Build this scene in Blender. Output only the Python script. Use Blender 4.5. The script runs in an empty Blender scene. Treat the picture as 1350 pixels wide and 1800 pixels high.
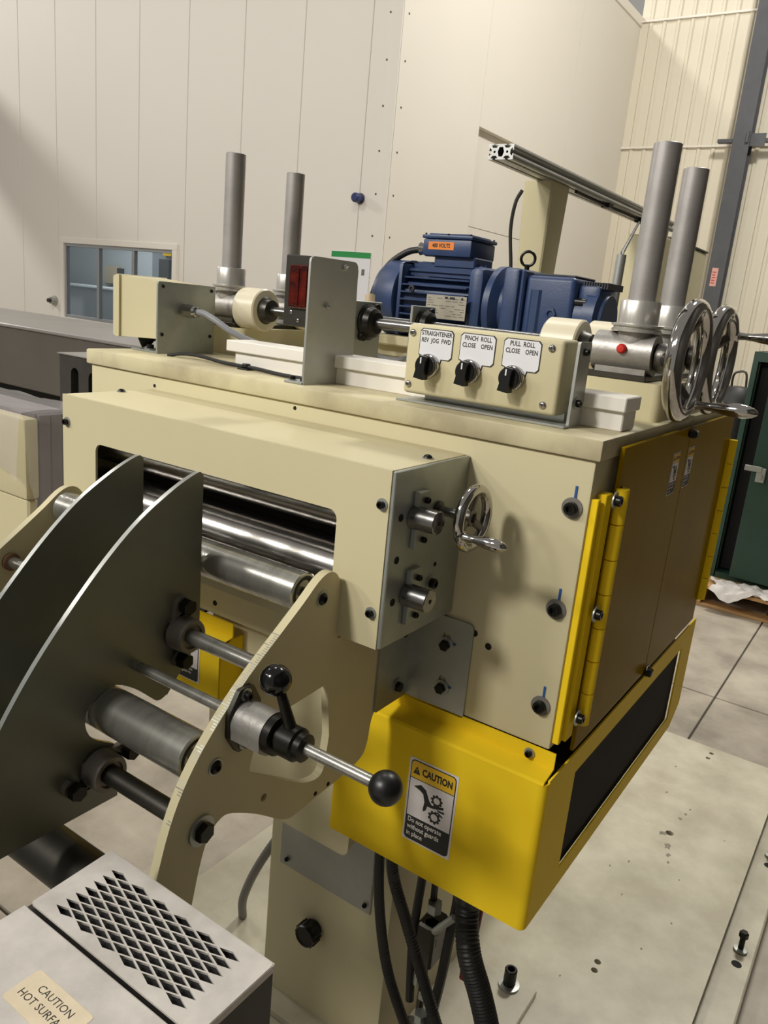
import bpy, bmesh, math, random
from mathutils import Vector, Matrix, noise
random.seed(7)
SC = bpy.context.scene
COL = SC.collection
PI = math.pi

# ------------------------------------------------------------------ camera
cam_d = bpy.data.cameras.new('camera')
cam = bpy.data.objects.new('camera', cam_d); COL.objects.link(cam)
cam_d.sensor_fit = 'HORIZONTAL'; cam_d.sensor_width = 36.0
cam_d.lens = 1390.4982 / 1350.0 * 36.0
cam_d.clip_start = 0.02; cam_d.clip_end = 200
_R = ((0.82058842, 0.56420348, 0.09115414),
      (0.22041103, -0.16525908, -0.96130558),
      (-0.5273079, 0.80892761, -0.25996636))
_C = (0.31578307, -0.97418522, 0.17479096)
cam.matrix_world = Matrix(((_R[0][0], -_R[1][0], -_R[2][0], _C[0]),
                           (_R[0][1], -_R[1][1], -_R[2][1], _C[1]),
                           (_R[0][2], -_R[1][2], -_R[2][2], _C[2]),
                           (0, 0, 0, 1)))
SC.camera = cam

# ------------------------------------------------------------------ world, lamps, exposure
SC.view_settings.view_transform = 'Standard'
SC.view_settings.look = 'None'
SC.view_settings.gamma = 1.0
SC.view_settings.use_curve_mapping = False
SC.view_settings.exposure = 0.0
W = bpy.data.worlds.new('hall'); SC.world = W; W.use_nodes = True
W.node_tree.nodes['Background'].inputs[0].default_value = (1.0, 0.95, 0.87, 1)
W.node_tree.nodes['Background'].inputs[1].default_value = 0.33

def lamp(name, loc, target, size, power, col=(1.0, 0.965, 0.90), size_y=None, spread=180):
    d = bpy.data.lights.new(name, 'AREA')
    d.energy = power; d.color = col; d.shape = 'RECTANGLE'; d.size = size; d.size_y = size_y or size
    d.spread = math.radians(spread)
    o = bpy.data.objects.new(name, d); COL.objects.link(o)
    o.location = loc
    o.rotation_euler = (Vector(target) - Vector(loc)).to_track_quat('-Z', 'Y').to_euler()
    return o
FL = -1.6
lamp('high_bay_lamp_front', (-1.9, -4.7, 3.6), (-0.6, 0, 0), 0.8, 245)
lamp('high_bay_lamp_front_far', (-4.6, -5.4, 4.1), (-0.6, 0, 0), 0.7, 115)
lamp('high_bay_lamp_left', (-7.5, -5.5, 4.4), (-0.6, 0, 0), 0.8, 190)
lamp('high_bay_lamp_hall', (-3.2, 2.4, 6.4), (-3.4, 4.4, 0), 0.9, 90)
lamp('high_bay_lamp_hall_left', (-9.0, 0.2, 6.8), (-9.5, 8.0, 1.5), 0.9, 185)
lamp('high_bay_lamp_far_left', (-21.9, 1.5, 7.5), (-12.0, 8.0, 1.5), 0.4, 620)
lamp('high_bay_lamp_office_roof', (-9.2, 11.5, 9.2), (-3.0, 15.5, 1), 0.6, 240)
lamp('high_bay_lamp_far', (-0.2, 8.0, 7.5), (-5.0, 13.5, 2.2), 0.8, 610)
lamp('high_bay_lamp_right', (-0.2, 5.2, 6.0), (-0.1, 3.6, -1.6), 0.9, 165, spread=120)

# ------------------------------------------------------------------ materials
MATS = {}
def lin(h):
    h = h.lstrip('#'); c = [int(h[i:i+2], 16)/255 for i in (0, 2, 4)]
    return tuple(x/12.92 if x <= .04045 else ((x+.055)/1.055)**2.4 for x in c)
def mat(name, col, rough=.5, metal=0., col2=None, nscale=6., nmix=.5, bump=0., bscale=60., rvar=0., stretch=None,
        spec=.5, coat=0., detail=6, aniso=0.):
    m = bpy.data.materials.new(name); m.use_nodes = True; MATS[name] = m
    nt = m.node_tree; N = nt.nodes; L = nt.links; p = N['Principled BSDF']
    c = lin(col) if isinstance(col, str) else col
    p.inputs['Base Color'].default_value = (*c, 1)
    p.inputs['Roughness'].default_value = rough; p.inputs['Metallic'].default_value = metal
    p.inputs['Specular IOR Level'].default_value = spec
    p.inputs['Coat Weight'].default_value = coat; p.inputs['Coat Roughness'].default_value = .1
    p.inputs['Anisotropic'].default_value = aniso
    if col2 is not None or bump or rvar:
        tc = N.new('ShaderNodeTexCoord'); mp = N.new('ShaderNodeMapping')
        L.new(tc.outputs['Object'], mp.inputs[0])
        if stretch: mp.inputs['Scale'].default_value = stretch
    if col2 is not None or rvar:
        nz = N.new('ShaderNodeTexNoise'); nz.inputs['Scale'].default_value = nscale; nz.inputs['Detail'].default_value = detail
        nz.inputs['Roughness'].default_value = .62
        L.new(mp.outputs[0], nz.inputs['Vector'])
        rp = N.new('ShaderNodeValToRGB'); e = rp.color_ramp.elements
        e[0].position = .5-.5*nmix*.6; e[1].position = .5+.5*nmix*.6
        L.new(nz.outputs['Fac'], rp.inputs[0])
        if col2 is not None:
            c2 = lin(col2) if isinstance(col2, str) else col2
            e[0].color = (*c, 1); e[1].color = (*c2, 1)
            L.new(rp.outputs[0], p.inputs['Base Color'])
        if rvar:
            mr = N.new('ShaderNodeMapRange'); mr.inputs[3].default_value = rough-rvar; mr.inputs[4].default_value = rough+rvar
            L.new(nz.outputs['Fac'], mr.inputs[0]); L.new(mr.outputs[0], p.inputs['Roughness'])
    if bump:
        nb = N.new('ShaderNodeTexNoise'); nb.inputs['Scale'].default_value = bscale; nb.inputs['Detail'].default_value = 4
        L.new(mp.outputs[0], nb.inputs['Vector'])
        b = N.new('ShaderNodeBump'); b.inputs['Strength'].default_value = bump; b.inputs['Distance'].default_value = .002
        L.new(nb.outputs['Fac'], b.inputs['Height']); L.new(b.outputs[0], p.inputs['Normal'])
    return m
def glass(name, tint, alpha, rough=.03):
    m = bpy.data.materials.new(name); m.use_nodes = True; MATS[name] = m
    nt = m.node_tree; N = nt.nodes; L = nt.links
    out = N['Material Output']; p = N['Principled BSDF']
    p.inputs['Base Color'].default_value = (*lin(tint), 1); p.inputs['Roughness'].default_value = rough
    tr = N.new('ShaderNodeBsdfTransparent'); tr.inputs[0].default_value = (1, 1, 1, 1)
    mx = N.new('ShaderNodeMixShader'); mx.inputs[0].default_value = alpha
    L.new(tr.outputs[0], mx.inputs[1]); L.new(p.outputs[0], mx.inputs[2]); L.new(mx.outputs[0], out.inputs[0])
    return m

mat('cream', '#cac19f', .5, 0, '#c5bc98', 2.2, .9, .05, 90, spec=.22)
mat('cream_scuffed', '#cac19e', .5, 0, '#a79d80', 5, .35, .06, 80, detail=9, spec=.2)
mat('cream_base', '#cfc9b4', .34, 0, '#b3ab95', 5.5, .5, .05, 60, .08, detail=12)
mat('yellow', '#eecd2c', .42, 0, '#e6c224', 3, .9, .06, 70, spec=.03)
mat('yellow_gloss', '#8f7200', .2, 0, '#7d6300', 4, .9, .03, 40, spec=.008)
mat('zinc', '#b3b6b0', .4, .65, '#959a95', 9, .8, .02, 160, .08)
mat('zinc_light', '#b9bab4', .38, .65, '#a2a49f', 6, .7, .02, 160, .08)
mat('galvanised', '#c6c1ba', .5, .2, '#a8a39c', 22, .7, .03, 200, .1, detail=10)
mat('guide_steel', '#7f8075', .45, .65, '#707168', 5, .8, .02, 90, .07)
mat('guide_edge', '#d6d9d4', .3, 1.)
mat('steel', '#8f8e8c', .28, 1., '#7a7977', 14, .8, .02, 200, .08, stretch=(1, 6, 6))
mat('steel_tube', '#b5b1ae', .42, .55, '#8f8b88', 9, .8, .03, 140, .08)
mat('steel_dark', '#57554f', .4, .9, '#413f3a', 12, .8, .04, 120, .08)
mat('cast_iron', '#8a857e', .5, .45, '#67625c', 18, .8, .15, 120)
mat('roll_steel', '#a9a6a1', .2, 1., '#979490', 8, .8, .015, 240, .06, stretch=(.4, 12, 12))
mat('worn_roll', '#bdbcb4', .26, .8, '#8b8a83', 7, .6, .03, 180, .1, stretch=(6, 1, 1))
mat('turned_steel', '#d2cfc9', .3, .65, '#b4b1aa', 40, .8, .02, 300, .05, stretch=(14, 14, .3))
mat('cast_alu', '#a8a5a0', .45, .6, '#8d8a85', 22, .7, .18, 170, .06)
mat('chrome', '#b3b0ad', .08, 1., None, 8, .5, .02, 30)
mat('chrome_rough', '#6f6c68', .36, .9, '#595652', 60, .6, .25, 220)
mat('alu', '#b4b4b2', .38, 1., '#a3a3a1', 12, .6, 0, 60, .05)
mat('black_oxide', '#16150f', .34, .5, '#1e1c18', 40, .5)
mat('black_plastic', '#0d0d0d', .32)
mat('black_rubber', '#0c0c0b', .5, 0, '#131210', 30, .5)
mat('black_ball', '#0a0a0a', .12)
mat('black_ball_matte', '#0e0e0d', .38)
mat('mesh_black', '#151310', .8)
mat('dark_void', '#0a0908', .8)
mat('uhmw', '#ebe7e0', .38, 0, '#e2ddd2', 3, .8)
mat('roller_cream', '#ddd5bd', .35, 0, '#d3cab0', 5, .8)
mat('motor_blue', '#2a3f68', .42, 0, '#23365a', 20, .7, .12, 160)
mat('motor_dark', '#262b36', .5, 0, '#1f242e', 20, .7, .1, 160)
mat('orange_tag', '#e0802c', .5)
mat('nameplate', '#b3aea0', .4, .3, '#a49f92', 30, .6)
mat('print_dark', '#1c1b1a', .55)
mat('print_grey', '#6a665f', .55)
mat('white_label', '#dcd6d6', .4)
mat('label_yellow', '#e6b91a', .4)
mat('white_legend', '#dfdfe2', .4)
mat('white_print', '#e6e2dc', .5)
mat('red_lens', '#2e0806', .15, 0, '#5c150a', 60, .5, .4, 160)
mat('red_dark', '#6e1712', .5)
mat('red_plug', '#c0251c', .4)
mat('brown_hole', '#6f5438', .6)
mat('grey_cable', '#85868a', .45)
mat('grey_conduit', '#7a7977', .5)
mat('blue_paint', '#1f4f8f', .5)
mat('wall_white', '#e2dcd3', .6, 0, '#ded8cf', .35, .9)
mat('wall_smooth', '#e1dcd1', .62, 0, '#ddd7cb', .3, .9)
mat('wall_ribbed', '#ddd6c3', .5, 0, '#d8d0bc', .5, .9)
mat('wall_dark', '#26221c', .6, 0, '#2e2a23', .6, .9)
mat('scuff_grey', '#8d8675', .5, 0, '#6f6858', 60, .6)
mat('trim_white', '#e6e0d6', .5)
mat('steel_frame', '#525357', .5, 0, '#4a4b4f', 4, .6)
mat('window_alu', '#a9abae', .4, .6)
mat('concrete', '#c2b8a7', .42, 0, '#8f8678', 2.6, .55, .06, 40, .12, detail=13)
mat('joint', '#4a443c', .8)
mat('granite', '#5c5751', .45, 0, '#514d47', 1.6, .8, .05, 60)
mat('granite_top', '#8a8784', .3, 0, '#7f7c79', 3, .6)
mat('iron_block', '#45423f', .5, .3, '#383532', 8, .7)
mat('grey_crate', '#6b6469', .55, 0, '#5f595d', 3, .8)
mat('wood', '#c79d69', .6, 0, '#a57f50', 3, .8, .1, 40, stretch=(1, 14, 14))
mat('paper', '#dcd7d2', .6, 0, '#cfc9c3', 8, .6)
mat('green_paint', '#1e3a2c', .4, 0, '#24443a', 2.5, .8, .05, 40)
mat('pink_tag', '#d9a49a', .5)
mat('resistor_side', '#1d1a17', .5, .2, '#2a2622', 30, .6)
mat('sticker_cream', '#cfc1a6', .5, 0, '#c6b89d', 40, .4)
mat('green_print', '#1f8a43', .5)
mat('office_wall', '#c9d2d6', .7)
mat('office_grey', '#7d858a', .6)
mat('office_dark', '#2b2f33', .6)
mat('cap_blue', '#26305e', .4)
mat('light_pole', '#cbb694', .5)
mat('panel_joint', '#b3aba0', .7)
glass('window_glass', '#8f9aa0', .12)
glass('clear_bowl', '#c9ccca', .35)
glass('plastic_film', '#c4bfc0', .30, .2)

# ------------------------------------------------------------------ mesh helpers
ORG = {}
def AX(d):
    return Vector((0, 0, 1)).rotation_difference(Vector(d).normalized())
class MB:
    def __init__(s): s.bm = bmesh.new(); s.mi = 0
    def _fin(s, f0):
        for f in s.bm.faces:
            if f.index == -1 or f not in f0: pass
    def mark(s): return set(s.bm.faces)
    def setm(s, old):
        if s.mi:
            for f in s.bm.faces:
                if f not in old: f.material_index = s.mi
        return s
    def box(s, x0, x1, y0, y1, z0, z1, bev=0., seg=2, axes=None):
        old = s.mark()
        c = [(x, y, z) for x in (x0, x1) for y in (y0, y1) for z in (z0, z1)]
        v = [s.bm.verts.new(q) for q in c]
        fs = [(0, 1, 3, 2), (4, 6, 7, 5), (0, 4, 5, 1), (2, 3, 7, 6), (0, 2, 6, 4), (1, 5, 7, 3)]
        F = [s.bm.faces.new([v[i] for i in f]) for f in fs]
        if bev:
            ed = set(e for f in F for e in f.edges)
            if axes:
                ed = [e for e in ed if max('xyz', key=lambda a: abs(getattr(e.verts[0].co-e.verts[1].co, a))) in axes]
            bmesh.ops.bevel(s.bm, geom=list(ed), offset=bev, segments=seg, profile=.5, affect='EDGES')
        return s.setm(old)
    def lathe(s, prof, p=(0, 0, 0), d=(0, 0, 1), seg=24, cap=True, start=0.):
        old = s.mark(); q = AX(d); p = Vector(p); rings = []
        for r, h in prof:
            if r < 1e-7: rings.append([s.bm.verts.new(p + q @ Vector((0, 0, h)))])
            else: rings.append([s.bm.verts.new(p + q @ Vector((r*math.cos(start+2*PI*k/seg), r*math.sin(start+2*PI*k/seg), h))) for k in range(seg)])
        for a, b in zip(rings, rings[1:]):
            for k in range(seg):
                k2 = (k+1) % seg
                if len(a) == 1 and len(b) == 1: continue
                if len(a) == 1: s.bm.faces.new((a[0], b[k2], b[k]))
                elif len(b) == 1: s.bm.faces.new((a[k], a[k2], b[0]))
                else: s.bm.faces.new((a[k], a[k2], b[k2], b[k]))
        if cap:
            if len(rings[0]) > 1: s.bm.faces.new(rings[0][::-1])
            if len(rings[-1]) > 1: s.bm.faces.new(rings[-1])
        return s.setm(old)
    def cyl(s, p0, p1, r, seg=24, r1=None, bev=0.):
        p0 = Vector(p0); p1 = Vector(p1); h = (p1-p0).length; r1 = r if r1 is None else r1
        pr = [(r, 0), (r1, h)] if not bev else [(r-bev, 0), (r, bev), (r1, h-bev), (r1-bev, h)]
        return s.lathe(pr, p0, p1-p0, seg)
    def pipe(s, p0, p1, r, ri, seg=24):
        p0 = Vector(p0); p1 = Vector(p1); h = (p1-p0).length
        return s.lathe([(r, 0), (r, h), (ri, h), (ri, 0), (r, 0)], p0, p1-p0, seg, cap=False)
    def tube(s, path, r, seg=10, sub=6, ribs=None):
        old = s.mark(); P = [Vector(q) for q in path]; pts = []
        if sub > 1 and len(P) > 2:
            E = [2*P[0]-P[1]] + P + [2*P[-1]-P[-2]]
            for i in range(1, len(E)-2):
                a, b, c, d = E[i-1:i+3]
                for k in range(sub):
                    t = k/sub
                    pts.append(.5*((2*b)+(c-a)*t+(2*a-5*b+4*c-d)*t*t+(3*b-a-3*c+d)*t**3))
            pts.append(P[-1])
        else: pts = P
        if ribs:
            out = [pts[0]]
            for a, b in zip(pts, pts[1:]):
                n = max(1, int(round((b-a).length/ribs)))
                out += [a.lerp(b, k/n) for k in range(1, n+1)]
            pts = out
        nrm = None; rings = []
        for i, c in enumerate(pts):
            t = (pts[min(i+1, len(pts)-1)]-pts[max(i-1, 0)]).normalized()
            if nrm is None: nrm = t.orthogonal().normalized()
            nrm = (nrm - t*nrm.dot(t)).normalized(); bn = t.cross(nrm)
            rr = r if not ribs else r*(1.0 if i % 2 else .92)
            rings.append([s.bm.verts.new(c + rr*(math.cos(2*PI*k/seg)*nrm+math.sin(2*PI*k/seg)*bn)) for k in range(seg)])
        for a, b in zip(rings, rings[1:]):
            for k in range(seg): s.bm.faces.new((a[k], a[(k+1) % seg], b[(k+1) % seg], b[k]))
        s.bm.faces.new(rings[0][::-1]); s.bm.faces.new(rings[-1])
        return s.setm(old)
    def torus(s, c, d, R, r, seg=40, rs=12, flat=1.):
        old = s.mark(); q = AX(d); c = Vector(c)
        V = [[s.bm.verts.new(c + q @ Vector(((R+r*math.cos(b))*math.cos(a), (R+r*math.cos(b))*math.sin(a), flat*r*math.sin(b))))
              for b in [2*PI*j/rs for j in range(rs)]] for a in [2*PI*i/seg for i in range(seg)]]
        for i in range(seg):
            for j in range(rs):
                s.bm.faces.new((V[i][j], V[(i+1) % seg][j], V[(i+1) % seg][(j+1) % rs], V[i][(j+1) % rs]))
        return s.setm(old)
    def sphere(s, c, r, seg=24, rings=14):
        return s.lathe([(max(r*math.sin(PI*k/rings), 0 if k in (0, rings) else 1e-6), -r*math.cos(PI*k/rings)) for k in range(rings+1)], c, (0, 0, 1), seg, cap=False)
    def prism(s, pts, ax, a0, a1):
        """extrude polygon (2D in the other two axes, cyclic order) along ax"""
        old = s.mark()
        def mk(p, a):
            return {'x': (a, p[0], p[1]), 'y': (p[0], a, p[1]), 'z': (p[0], p[1], a)}[ax]
        A = [s.bm.verts.new(mk(p, a0)) for p in pts]; B = [s.bm.verts.new(mk(p, a1)) for p in pts]
        s.bm.faces.new(A); s.bm.faces.new(B[::-1])
        n = len(pts)
        for i in range(n): s.bm.faces.new((A[i], B[i], B[(i+1) % n], A[(i+1) % n]))
        bmesh.ops.recalc_face_normals(s.bm, faces=[f for f in s.bm.faces if f not in old])
        return s.setm(old)
    def sheet(s, outer, holes, M, thick, off=0.):
        """flat plate with holes; M maps local (u,v,w) to the world; w runs 0..thick"""
        old = s.mark()
        cu = bpy.data.curves.new('tmp', 'CURVE'); cu.dimensions = '2D'; cu.fill_mode = 'BOTH'; cu.extrude = thick/2
        for loop in [outer] + list(holes):
            sp = cu.splines.new('POLY'); sp.points.add(len(loop)-1)
            for pt, q in zip(sp.points, loop): pt.co = (q[0], q[1], 0, 1)
            sp.use_cyclic_u = True
        s._curve(cu, M @ Matrix.Translation((0, 0, thick/2+off)))
        return s.setm(old)
    def _curve(s, cu, M):
        o = bpy.data.objects.new('tmp', cu); COL.objects.link(o)
        dg = bpy.context.evaluated_depsgraph_get(); me = bpy.data.meshes.new_from_object(o.evaluated_get(dg))
        bpy.data.objects.remove(o); bpy.data.curves.remove(cu)
        me.transform(M)
        old = s.mark(); s.bm.from_mesh(me); bpy.data.meshes.remove(me)
        for f in s.bm.faces:
            if f not in old: f.material_index = 0
    def text(s, body, size, M, align='CENTER', bold=0., line=1., sx=1., spacing=1.):
        old = s.mark()
        cu = bpy.data.curves.new('tmp', 'FONT'); cu.body = body; cu.size = size; cu.align_x = align; cu.align_y = 'CENTER'
        cu.space_line = line; cu.offset = bold; cu.resolution_u = 2; cu.space_character = spacing
        s._curve(cu, M @ Matrix.Diagonal((sx, 1, 1, 1)))
        return s.setm(old)
    def done(s, name, mats, parent=None, org=None, smooth=35, fix=False):
        if fix: bmesh.ops.recalc_face_normals(s.bm, faces=s.bm.faces)
        me = bpy.data.meshes.new(name); s.bm.to_mesh(me); s.bm.free()
        if isinstance(mats, str): mats = [mats]
        for m in mats: me.materials.append(MATS[m])
        o = bpy.data.objects.new(name, me); COL.objects.link(o)
        base = Vector(org) if org is not None else (ORG[parent] if parent else Vector((0, 0, 0)))
        me.transform(Matrix.Translation(-base))
        if smooth:
            for p in me.polygons: p.use_smooth = True
            me.set_sharp_from_angle(angle=math.radians(smooth))
        ORG[o] = base.copy()
        if parent:
            o.parent = parent; o.location = base - ORG[parent]
        else: o.location = base
        return o

def tag(o, label=None, cat=None, group=None, kind=None):
    if label: o['label'] = label
    if cat: o['category'] = cat
    if group: o['group'] = group
    if kind: o['kind'] = kind
    return o
def thing(name, loc, label, cat, group=None):
    o = bpy.data.objects.new(name, None); COL.objects.link(o); o.location = loc; o.empty_display_size = .05
    ORG[o] = Vector(loc); return tag(o, label, cat, group)
def place(mesh_o, name, parent, pos, d=None, rot=None):
    """another object on shared mesh data; the mesh's local +Z is turned to d"""
    o = bpy.data.objects.new(name, mesh_o); COL.objects.link(o)
    o.parent = parent; o.location = Vector(pos) - ORG[parent]
    if rot is not None: o.rotation_euler = rot
    elif d is not None: o.rotation_euler = AX(d).to_euler()
    ORG[o] = Vector(pos); return o
def copy_thing(src, loc, label=None, cat=None, group=None):
    r = src.copy(); COL.objects.link(r); r.location = loc; ORG[r] = Vector(loc)
    tag(r, label, cat, group)
    for ch in [o for o in COL.objects if o.parent == src]:
        c = ch.copy(); COL.objects.link(c); c.parent = r; ORG[c] = Vector(loc)+Vector(ch.location)
        for g in [o for o in COL.objects if o.parent == ch]:
            e = g.copy(); COL.objects.link(e); e.parent = c
    return r
def mesh_only(mb, name, mats, smooth=35):
    o = mb.done(name, mats, smooth=smooth); me = o.data; bpy.data.objects.remove(o); return me
def rrect(x0, x1, y0, y1, r, n=5):
    out = []
    for cx, cy, a in ((x1-r, y1-r, 0), (x0+r, y1-r, 90), (x0+r, y0+r, 180), (x1-r, y0+r, 270)):
        for k in range(n+1):
            t = math.radians(a+90*k/n); out.append((cx+r*math.cos(t), cy+r*math.sin(t)))
    return out
def cat(P, n=4):
    out = []
    E = [(2*P[0][0]-P[1][0], 2*P[0][1]-P[1][1])] + list(P) + [(2*P[-1][0]-P[-2][0], 2*P[-1][1]-P[-2][1])]
    for i in range(1, len(E)-2):
        for k in range(n):
            t = k/n; out.append(tuple(.5*(2*E[i][a]+(E[i+1][a]-E[i-1][a])*t+(2*E[i-1][a]-5*E[i][a]+4*E[i+1][a]-E[i+2][a])*t*t+(3*E[i][a]-E[i-1][a]-3*E[i+1][a]+E[i+2][a])*t**3) for a in (0, 1)))
    return out + [tuple(P[-1])]
def circ(cx, cy, r, n=24): return [(cx+r*math.cos(2*PI*k/n), cy+r*math.sin(2*PI*k/n)) for k in range(n)]
def smooth_poly(P, rad, n=4):
    """round the corners of a polygon; rad: per-corner radius or one number"""
    out = []; N = len(P)
    for i in range(N):
        p = Vector(P[i]); a = Vector(P[i-1]); b = Vector(P[(i+1) % N]); r = rad[i] if isinstance(rad, (list, tuple)) else rad
        if r <= 0: out.append(tuple(p)); continue
        la = (a-p).length; lb = (b-p).length; d = min(r, la*.49, lb*.49)
        s = p+(a-p)/la*d; e = p+(b-p)/lb*d
        for k in range(n+1):
            t = k/n; out.append(tuple((1-t)**2*s+2*t*(1-t)*p+t*t*e))
    return out
# frames: local u,v,w -> world
def FR(o, u, v):
    u = Vector(u).normalized(); v = Vector(v).normalized(); w = u.cross(v); o = Vector(o)
    return Matrix(((u.x, v.x, w.x, o.x), (u.y, v.y, w.y, o.y), (u.z, v.z, w.z, o.z), (0, 0, 0, 1)))
XF = lambda x: FR((x, 0, 0), (0, 1, 0), (0, 0, 1))       # u=y v=z, faces +x
YF = lambda y: FR((0, y, 0), (1, 0, 0), (0, 0, 1))       # u=x v=z, faces -y
ZF = lambda z: FR((0, 0, z), (1, 0, 0), (0, 1, 0))       # u=x v=y, faces +z

# shared fasteners (head points to +Z, seat at z=0)
def m_socket(r, h, washer=True, wm='zinc'):
    b = MB()
    if washer:
        b.mi = 1; b.lathe([(r*1.62, 0), (r*1.62, r*.25), (r*.9, r*.28)], seg=20); b.mi = 0
    z = r*.25
    b.lathe([(r, z), (r, z+h*.86), (r*.88, z+h), (r*.56, z+h), (r*.5, z+h*.45), (0, z+h*.45)], seg=18)
    return mesh_only(b, 'socket_screw', ['black_oxide', wm])
def m_button(r, h):
    b = MB(); b.mi = 1; b.lathe([(r*1.25, 0), (r*1.25, r*.15), (r*.9, r*.16)], seg=20); b.mi = 0
    b.lathe([(r, r*.15), (r*.92, h*.5), (r*.7, h*.85), (r*.42, h), (r*.36, h*.55), (0, h*.55)], seg=18)
    return mesh_only(b, 'button_screw', ['black_oxide', 'zinc'])
def m_hex(r, h, washer=True, mt=('black_oxide', 'zinc')):
    b = MB()
    if washer: b.mi = 1; b.lathe([(r*1.5, 0), (r*1.5, r*.25), (r*.9, r*.26)], seg=20); b.mi = 0
    b.lathe([(r, r*.2), (r, r*.2+h*.88), (r*.88, r*.2+h)], seg=6)
    return mesh_only(b, 'hex_bolt', list(mt), smooth=20)
def m_pan(r):
    b = MB(); b.lathe([(r, 0), (r*.95, r*.3), (r*.7, r*.5), (r*.3, r*.58), (0, r*.58)], seg=18)
    b.mi = 1
    b.box(-r*.55, r*.55, -r*.1, r*.1, r*.5, r*.62); b.box(-r*.1, r*.1, -r*.55, r*.55, r*.5, r*.62)
    return mesh_only(b, 'pan_screw', ['chrome', 'steel_dark'])
SOCK8 = m_socket(.0072, .008); SOCK6 = m_socket(.005, .006); SOCK5n = m_socket(.0042, .005, False); SOCK10 = m_socket(.0088, .0095, True, 'cast_iron')
BUT8 = m_button(.0085, .0055); BUT6 = m_button(.0065, .005)
HEX8 = m_hex(.0085, .007); HEX6 = m_hex(.006, .0055); HEX10 = m_hex(.0105, .009); HEXB = m_hex(.0112, .013, False); HEXn = m_hex(.009, .008, False)
PAN = m_pan(.0052); PANs = m_pan(.003)
def m_hole(r):
    b = MB(); b.lathe([(r*1.25, 0), (r*1.15, .0008), (r, .0009), (r*.94, .0002), (0, .0002)], seg=16); return mesh_only(b, 'screw_hole', ['dark_void'])
HOLE = m_hole(.0042); HOLEs = m_hole(.0026)

# ================================================================== SETTING
WY, WX, WC, WT = 8.0, -5.935, 16.3, 5.85
def struct(o): o['kind'] = 'structure'; return o
# floor with saw-cut joints: slabs
fl = struct(bpy.data.objects.new('floor', None)); COL.objects.link(fl); fl.location = (0, 0, FL); ORG[fl] = Vector((0, 0, FL))
b = MB(); b.box(-16, 6, -6, 17, FL-.2, FL-.012); b.done('floor_bed', 'joint', fl)
xs = [-16, -12.5, -9.0, -5.6, -2.9, -.21, 2.4, 6]; ys = [-6, -2.9, .05, 3.02, 6.3, 9.6, 12.9, 17]
for i in range(len(xs)-1):
    for j in range(len(ys)-1):
        b = MB(); b.box(xs[i]+.004, xs[i+1]-.004, ys[j]+.004, ys[j+1]-.004, FL-.1, FL, .003, 1)
        b.done('floor_slab', 'concrete', fl)

# wall A : insulated white panels with a window
wa = struct(bpy.data.objects.new('wall_back', None)); COL.objects.link(wa); wa.location = (-10, WY, FL); ORG[wa] = Vector((-10, WY, FL))
edges = [-17.3, -16.22, -15.16, -14.1, -13.02, -11.93, -10.85, -9.74, -8.6, -7.5, -6.39, WX]
wx0, wx1, wz0, wz1 = -12.83, -9.98, -.68, .60
for a, c in zip(edges, edges[1:]):
    b = MB(); a2, c2 = a+.004, c-.004
    if c2 <= wx0 or a2 >= wx1: b.box(a2, c2, WY, WY+.09, FL, WT, .006, 1, axes='z')
    else:
        b.box(a2, c2, WY, WY+.09, wz1, WT, .006, 1, axes='z'); b.box(a2, c2, WY, WY+.09, FL, wz0, .006, 1, axes='z')
        if a2 < wx0: b.box(a2, wx0, WY, WY+.09, wz0, wz1)
        if c2 > wx1: b.box(wx1, c2, WY, WY+.09, wz0, wz1)
    b.done('wall_panel', 'wall_white', wa, smooth=0)
b = MB()
for x in edges[1:-1]:
    for z0, z1 in (((FL, wz0), (wz1, WT)) if wx0 < x < wx1 else ((FL, WT),)): b.box(x-.004, x+.004, WY+.007, WY+.09, z0, z1)
b.done('joint_filler', 'panel_joint', wa, smooth=0)
riv = mesh_only((lambda q: q.lathe([(.014, 0), (.012, .006), (0, .008)], seg=10))(MB()), 'rivet', ['steel_frame'])
for z in (-1.2, -.62, -.1, .42, .95, 1.47, 1.99, 2.52, 3.05, 3.58, 4.1):
    place(riv, 'rivet', wa, (-6.13, WY, z), (0, -1, 0))
# window in wall A
wn = struct(bpy.data.objects.new('window_1', None)); COL.objects.link(wn); wn.location = ((wx0+wx1)/2, WY, wz0); ORG[wn] = Vector(wn.location)
b = MB(); t = .1
b.box(wx0-t, wx1+t, WY-.03, WY, wz1, wz1+t, .006, 1); b.box(wx0-t, wx1+t, WY-.035, WY, wz0-t*.8, wz0, .006, 1)
b.box(wx0-t, wx0, WY-.03, WY, wz0, wz1); b.box(wx1, wx1+t, WY-.03, WY, wz0, wz1); b.done('window_trim', 'trim_white', wn)
b = MB(); f = .05; xm = [wx0, wx0+(wx1-wx0)*.325, wx0+(wx1-wx0)*.65, wx1]
b.box(wx0, wx1, WY, WY+.08, wz1-f, wz1, .004, 1); b.box(wx0, wx1, WY, WY+.08, wz0, wz0+f, .004, 1)
for x in xm: b.box(max(x-f*.5, wx0), min(x+f*.7, wx1), WY, WY+.08, wz0+f, wz1-f, .004, 1)
b.done('window_frame', 'window_alu', wn)
for i in range(3):
    b = MB(); b.box(xm[i]+f*.7, xm[i+1]-f*.5, WY+.03+.012*i, WY+.036+.012*i, wz0+f, wz1-f); b.done('window_pane', 'window_glass', wn)
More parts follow.
